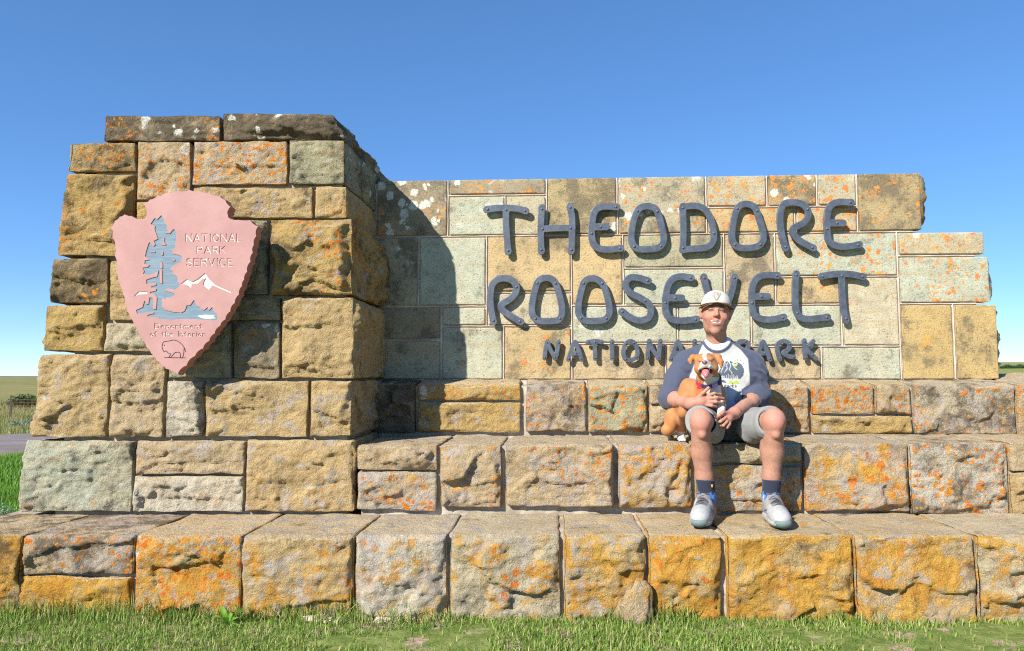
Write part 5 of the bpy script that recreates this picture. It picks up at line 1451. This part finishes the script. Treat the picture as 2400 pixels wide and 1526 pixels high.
# socks and shoes
def foot(an, toe_px, heel_px, lab):
    zf = z1(an[0]) + .012
    toe = PZ(*toe_px, zf); heel = PZ(*heel_px, zf); d = toe - heel; d[2] = 0; Lf = np.linalg.norm(d); d /= Lf
    heel = toe - d * .305
    R = np.array([[-d[1], d[0], 0], d, [0, 0, 1.]])       # across, along, up
    G = lambda x, y, z: heel + R[0] * x + R[1] * y + np.array([0, 0, z])
    # sock
    K = Field(an - np.array([.12, .14, .16]), an + np.array([.12, .12, .16]), .0035)
    topc = an + (cfR - anR if an is anR else cfL - anL) * .42
    K.chain([topc, an, G(0, .075, .055)], [.0475, .0425, .046], .02); K.cut(topc + np.array([0, 0, -.006]), (0, 0, 1.))
    P, Q = K.mesh(); P = relax(P, Q, 1, .4)
    th_ = np.arctan2(P[:, 0] - an[0], -(P[:, 1] - an[1])); jag = .007 * np.sign(np.sin(th_ * 9)) + .004 * np.sin(th_ * 4)
    P = P + vnormals(P, Q) * (.0016 * np.sin(th_ * 34))[:, None] * (P[:, 2:3] > an[2])
    C_ = np.where((P[:, 2] > an[2] + .022 + jag)[:, None], np.array([.028, .033, .055]), np.array([.055, .16, .42]))
    sock = link('sock', mesh_np('sock', P, Q, True, C_), M_CLOTH, man)
    # shoe
    K = Field(heel - np.array([.2, .45, .05]), heel + np.array([.2, .15, .2]), .0032)
    K.ell(G(0, .255, .040), (.046, .052, .036), 0, R); K.ell(G(.0, .19, .045), (.050, .07, .044), .03, R)
    K.cone(G(0, .235, .045), G(0, .115, .075), .036, .044, .03); K.cone(G(0, .05, .05), G(0, .1, .06), .040, .044, .03)
    K.cone(G(0, .05, .05), G(0, .038, .100), .040, .040, .02); K.cone(G(0, .10, .08), G(0, .085, .112), .040, .036, .02)
    K.cone(G(0, .062, .13), G(0, .075, .085), .043, .036, .006, sub=True)
    K.cut(G(0, 0, .016), (0, 0, -1))
    P, Q = K.mesh(); P = relax(P, Q, 2, .5)
    L = (P - heel) @ R.T
    C_ = np.tile(np.array([.36, .36, .355]), (len(P), 1))
    C_ *= (1 - .30 * (noise(P * 30, 4) > .2) * (L[:, 1] < .2))[:, None]; C_ *= (1 + .12 * noise(P * 150, 3))[:, None]
    mid = (np.abs(L[:, 0]) < .030) & (L[:, 1] > .085) & (L[:, 1] < .205) & (L[:, 2] > .068); C_[mid] = [.20, .19, .195]
    stripe = (np.abs(L[:, 0]) > .03) & (np.abs(L[:, 2] - .05 - (L[:, 1] - .1) * .25) < .004) & (L[:, 1] > .07) & (L[:, 1] < .17); C_[stripe] = [.10, .10, .11]
    shoe = link('shoe', mesh_np('shoe', P, Q, True, C_), M_SHOE, man)
    K = Field(heel - np.array([.2, .45, .05]), heel + np.array([.2, .15, .12]), .0032)
    K.ell(G(0, .235, .018), (.053, .078, .024), 0, R); K.ell(G(.002, .16, .018), (.050, .10, .026), .02, R); K.ell(G(0, .062, .020), (.046, .072, .030), .02, R); K.cone(G(0, .06, .018), G(0, .2, .016), .040, .044, .02)
    K.ell(G(0, .288, .028), (.040, .026, .026), .012, R)
    K.cut(G(0, 0, -.009), (0, 0, -1)); K.cut(G(0, .16, .036), (0, 0, 1.) + R[1] * -.0)
    P, Q = K.mesh(); P = relax(P, Q, 1, .4); L = (P - heel) @ R.T
    C_ = np.tile(np.array([.36, .35, .33]), (len(P), 1)); dk = (L[:, 2] < .003) | ((L[:, 1] > .272) & (np.abs(L[:, 0]) < .037)); C_[dk] = [.10, .145, .14]
    C_[(L[:, 1] > .285) & (L[:, 2] > .022)] = [.14, .19, .185]
    sole = link('sole', mesh_np('sole', P, Q, True, C_), M_SHOE, shoe)
    # laces
    for i in range(5):
        y0 = .118 + i * .020; zt = .1265 - i * .0066
        V = []; n = 10
        for j in range(n + 1):
            f = j / n * 2 - 1; c = G(f * .030, y0 + .008 * f * (1 if i % 2 else -1), zt - .020 * f * f + .001)
            for q in range(5):
                an_ = q * 2 * math.pi / 5; V.append(c + R[1] * .0042 * math.cos(an_) + np.array([0, 0, .0042 * math.sin(an_)]))
        F = [(j * 5 + q, j * 5 + (q + 1) % 5, (j + 1) * 5 + (q + 1) % 5, (j + 1) * 5 + q) for j in range(n) for q in range(5)]
        link('lace', mesh_np('lace', V, F), M_LACE, shoe)
    for sg in (-1, 1):
        V = []; n = 12
        for j in range(n + 1):
            f = j / n; c = G(sg * (.004 + .034 * math.sin(f * 2.6)), .112 - .02 * f, .130 + .014 * math.sin(f * 5.5) - .02 * f)
            for q in range(5):
                an_ = q * 2 * math.pi / 5; V.append(c + R[1] * .003 * math.cos(an_) + np.array([0, 0, .003 * math.sin(an_)]))
        F = [(j * 5 + q, j * 5 + (q + 1) % 5, (j + 1) * 5 + (q + 1) % 5, (j + 1) * 5 + q) for j in range(n) for q in range(5)]
        link('lace', mesh_np('lace', V, F), M_LACE, shoe)
t = NT('grey_lace', .8, .2); t.color((.07, .068, .072)); M_LACE = t.m
foot(anR, (1637, 1237), (1664, 1200), '')
foot(anL, (1838, 1240), (1790, 1202), '')
# badge on the sock cuff
t = NT('orange_badge', .7, .2); t.color((.55, .25, .06)); M_BADGE = t.m
bp = anR + (cfR - anR) * .28 + np.array([.024, -.049, 0])
ellipsoid('sock_badge', bp, (.005, .003, .009), np.eye(3), M_BADGE, man)
# ---------------------------------------------------------------- the dog
DC = PY(1655, 858, 4.075)
DR, Dg = frame(DC, np.array([-DC[0] - .12, -DC[1], .25]), math.radians(3))
dog = tag(empty('dog', PZ(1598, 1028, .762)), 'brown and white short-haired dog with open mouth sitting against the person', 'dog')
K = Field((.52, 3.92, .74), (1.18, 4.56, 1.28), .0034)
# skull, muzzle, jaw
K.ell(Dg(0, -.02, .022), (.060, .066, .052), 0, DR)
K.ell(Dg(0, .012, .002), (.052, .052, .045), .02, DR)
for s_ in (-1, 1):
    K.ell(Dg(.038 * s_, .015, -.018), (.026, .034, .026), .02, DR)
    K.ell(Dg(.028 * s_, .040, .036), (.014, .010, .007), .012, DR)
    K.ell(Dg(.027 * s_, .063, .021), (.012, .010, .0055), .006, DR, sub=True)
K.cone(Dg(0, .025, .004), Dg(-.004, .084, .005), .033, .0215, .014)
for s_ in (-1, 1): K.cone(Dg(.018 * s_ - .003, .080, -.008), Dg(.034 * s_, .036, -.026), .0125, .013, .008)     # lips drawn back
K.cone(Dg(0, .02, -.046), Dg(-.003, .066, -.062), .030, .017, .012)
K.cone(Dg(-.020, .055, -.030), Dg(.016, .055, -.030), .0155, .0155, .004, sub=True)
K.ell(Dg(-.002, .070, -.032), (.026, .030, .017), .004, DR, sub=True)
# ears
K.chain([Dg(-.045, -.02, .052), Dg(-.068, -.012, .052), Dg(-.082, .006, .036), Dg(-.080, .016, .016)], [.017, .015, .012, .006], .012)
K.chain([Dg(.045, -.02, .052), Dg(.068, -.012, .046), Dg(.080, .006, .018), Dg(.078, .014, -.010)], [.017, .015, .012, .006], .012)
# neck and trunk
K.chain([Dg(.0, -.03, -.01), PY(1660, 893, 4.165), PY(1663, 925, 4.205)], [.052, .060, .074], .03)
K.ell(PY(1666, 925, 4.20), (.066, .070, .085), .04)
K.chain([PY(1655, 925, 4.235), PY(1622, 945, 4.30), PY(1592, 980, 4.40)], [.082, .088, .070], .04)
K.ell(PY(1613, 915, 4.26), (.05, .06, .07), .04)
K.ell(PY(1574, 986, 4.37), (.042, .075, .072), .03)
zt = z2(.9)
fp = PZ(1597, 1034, zt); hp = PZ(1571, 1027, zt)
K.cone(PY(1563, 1008, 4.35), hp + np.array([0, .05, .022]), .034, .020, .02)
K.cone(hp + np.array([-.01, .05, .022]), hp + np.array([0, .0, .016]), .021, .018, .012)
K.chain([PY(1610, 935, 4.225), PY(1601, 968, 4.215), PY(1598, 1005, fp[1] + .015), fp + np.array([0, .014, .024])], [.040, .028, .020, .021], .015)
K.ell(fp + np.array([0, -.004, .014]), (.023, .034, .016), .012)
for q in (-.013, 0, .013): K.cone(fp + np.array([q, -.012, .012]), fp + np.array([q * 1.1, -.032, .008]), .0085, .0075, .003)
for q in (-.012, 0, .012): K.cone(hp + np.array([q, -.0, .012]), hp + np.array([q * 1.1, -.018, .008]), .0085, .0075, .003)
K.chain([PY(1684, 928, 4.18), PY(1690, 950, 4.13), PY(1690, 970, 4.085)], [.036, .024, .019], .02)
K.ell(PY(1690, 971, 4.075), (.020, .020, .022), .01)
P, Q = K.mesh(); P = relax(P, Q, 1, .4)
P[:, 2] = np.maximum(P[:, 2], zt - .004)
L = (P - DC) @ DR.T; a_, b_, c_ = L.T; px, py = proj(P); N = vnormals(P, Q)
brown = np.array([.40, .168, .058]); wh = np.array([.62, .58, .53])
C_ = np.tile(brown, (len(P), 1)) * (1 + .28 * fbm(P * 18, 5, 3))[:, None]
def bl(m, c, f=1.): C_[:] = C_ * (1 - (m * f)[:, None]) + np.array(c) * (m * f)[:, None]
hm = (c_ > -.085) & (b_ > -.10) & (np.abs(a_) < .1)
bl(sstep(.011, .006, np.abs(a_ + .002 + .006 * noise(P * 60, 3))) * (c_ > .0) * (b_ > -.03) * hm, wh)
bl(sstep(.066, .078, b_ + .35 * np.abs(a_)) * (c_ > -.03) * (c_ < .025) * hm, wh)
bl((np.abs(a_) < .026) * (b_ > .058) * (c_ < .022) * (c_ > -.03) * hm, wh, .9)
bl((c_ < -.048) * (b_ > .0) * hm * (np.abs(a_) < .035), wh, .9)
wob_ = 5 * noise(P * 30, 8)
chest = (py > 884) & (px > np.interp(py, [884, 905, 935, 960], [1649, 1652, 1660, 1672]) + wob_) & (px < np.interp(py, [884, 910, 940, 960], [1686, 1688, 1693, 1698]) + wob_) & (N[:, 1] < .15) & (c_ < -.045)
bl(chest * 1., wh)
bl((P[:, 2] < zt + .055) * (np.abs(P[:, 0] - fp[0]) < .045) * (P[:, 1] < fp[1] + .06) * 1., wh)
bl((P[:, 2] < zt + .030) * (P[:, 1] < hp[1] + .03) * (P[:, 0] < fp[0] - .03) * 1., wh)
bl((np.linalg.norm(P - PY(1690, 966, 4.085), axis=1) < .038) * 1., wh)
# mouth interior, gums, lids
mouth = (b_ > .018) & (b_ < .085) & (np.abs(a_) < .036) & (c_ < -.012) & (c_ > -.052) & (N @ DR[1] * 0 + 1 > 0)
inner = mouth & ((((a_ + .002) / .033) ** 2 + ((c_ + .033) / .019) ** 2) < 1.0) & (b_ < .074)
bl(inner * 1., [.22, .05, .05], .9)
for s_ in (-1, 1): bl((np.abs(c_ - .0215) < .0030) * (np.abs(a_ - .027 * s_) < .011) * (b_ > .03) * hm, [.05, .028, .02], .9)
bl((c_ < -.02) * (c_ > -.034) * (np.abs(np.abs(a_) - .033) < .006) * (b_ > .02) * hm, [.20, .08, .07], .6)
link('body', mesh_np('body', P, Q, True, C_), M_FUR, dog)
t = NT('nose_leather', .35, .5); t.color((.16, .055, .05)); M_NOSE = t.m
t = NT('wet_tongue', .3, .5); t.color((.55, .15, .15)); M_TONGUE = t.m
t = NT('tooth', .35, .4); t.color((.75, .70, .60)); M_TOOTH = t.m
K = Field(DC - .14, DC + .14, .0025)
K.ell(Dg(-.004, .100, .013), (.0145, .010, .0105), 0, DR); K.ell(Dg(-.004, .102, .006), (.010, .008, .007), .005, DR)
for s_ in (-1, 1): K.ell(Dg(-.004 + .008 * s_, 0.110, .010), (.0035, .005, .003), .001, DR, sub=True)
P, Q = K.mesh(); link('nose', mesh_np('nose', relax(P, Q, 1, .4), Q), M_NOSE, dog)
K = Field(DC - .14, DC + .14, .0025)
K.chain([Dg(-.002, .025, -.034), Dg(-.003, .068, -.040), Dg(-.003, .084, -.056)], [.018, .0185, .013], .01)
K.cone(Dg(-.003, .060, -.018), Dg(-.003, .096, -.038), .002, .002, .004, sub=True)
P, Q = K.mesh(); link('tongue', mesh_np('tongue', relax(P, Q, 1, .4), Q), M_TONGUE, dog)
for (x, y, z, h_) in ((-.020, .066, -.024, .010), (.016, .066, -.024, .010), (-.022, .058, -.046, .008), (.018, .058, -.046, .008)):
    ellipsoid('tooth', Dg(x, y, z), (.0028, .0028, h_ * .6), DR, M_TOOTH, dog, 8, 6)
for s_ in (-1, 1): ellipsoid('eye', Dg(.027 * s_, .0515, .0225), (.0075, .0055, .0028), DR, M_EYE, dog, 12, 8)
# collar: a band round the neck, with buckle and bone tag
nc = PY(1661, 889, 4.150); ax = np.array(PY(1663, 925, 4.205)) - np.array(Dg(0, -.03, -.01)); ax /= np.linalg.norm(ax)
u_ = np.cross(ax, [0, 1, 0]); u_ /= np.linalg.norm(u_); v_ = np.cross(ax, u_)
if v_[1] > 0: v_ = -v_                                # towards the viewer
if u_[0] < 0: u_ = -u_
t = NT('purple_webbing', .8, .2); t.color(t.mix(t.ramp(t.noise(t.pos(), 300, 2), .4, .6), (.055, .045, .12), (.10, .075, .20))); M_COLLAR = t.m
V, F = [], []; n = 48
for i in range(n):
    an_ = 2 * math.pi * i / n; dr = u_ * math.cos(an_) + v_ * math.sin(an_)
    for (rr2, hh) in ((.064, -.010), (.068, -.010), (.068, .010), (.064, .010)): V.append(nc + dr * rr2 + ax * hh)
F = [(i * 4 + q, i * 4 + (q + 1) % 4, ((i + 1) % n) * 4 + (q + 1) % 4, ((i + 1) % n) * 4 + q) for i in range(n) for q in range(4)]
collar = link('collar', mesh_np('collar', V, F, False), M_COLLAR, dog)
t = NT('lilac_buckle', .4, .4); t.color((.33, .22, .50)); M_BUCK = t.m
for a0, a1, nm in ((.30, .75, 'buckle'), (.95, 1.25, 'slider')):
    V, F = [], []; n = 8
    for i in range(n + 1):
        an_ = math.pi * .5 - (a0 + (a1 - a0) * i / n) + .35; dr = u_ * math.cos(an_) + v_ * math.sin(an_)
        for (rr2, hh) in ((.066, -.0125), (.074, -.0115), (.074, .0115), (.066, .0125)): V.append(nc + dr * rr2 + ax * hh)
    F = [(i * 4 + q, i * 4 + (q + 1) % 4, i * 4 + 4 + (q + 1) % 4, i * 4 + 4 + q) for i in range(n) for q in range(4)] + [(3, 2, 1, 0), (n * 4, n * 4 + 1, n * 4 + 2, n * 4 + 3)]
    link(nm, mesh_np(nm, V, F, False), M_BUCK if nm == 'buckle' else M_LACE, collar)
t = NT('red_tag', .35, .5); t.color((.55, .02, .03)); M_TAG = t.m
tc = PY(1638, 904, 4.075); m = Mask(-16, -16, 16, 16, .5)
m.stroke([(0, -5), (0, 5)], 4.2)
for q in ((-3.4, -6), (3.4, -6), (-3.4, 6), (3.4, 6)): m.stroke([q, q], 3.8, k=1.)
plate('tag', m.loops(.15), tc[1], .003, .0007, M_TAG, collar, lambda p: (tc[0] + p[0] * .0019 + p[1] * .0004, tc[2] - p[1] * .0019))
flush_plates()
V, F = [], []; n, mseg = 16, 6                      # split ring
for i in range(n):
    an_ = 2 * math.pi * i / n
    for q in range(mseg):
        b2 = 2 * math.pi * q / mseg; r_ = .008 + .0012 * math.cos(b2)
        V.append((tc[0] + .002 + r_ * math.cos(an_), tc[1] + .0012 * math.sin(b2) + .004, tc[2] + .022 + r_ * math.sin(an_)))
F = [(i * mseg + q, i * mseg + (q + 1) % mseg, ((i + 1) % n) * mseg + (q + 1) % mseg, ((i + 1) % n) * mseg + q) for i in range(n) for q in range(mseg)]
link('ring', mesh_np('ring', V, F), M_BOLT, collar)
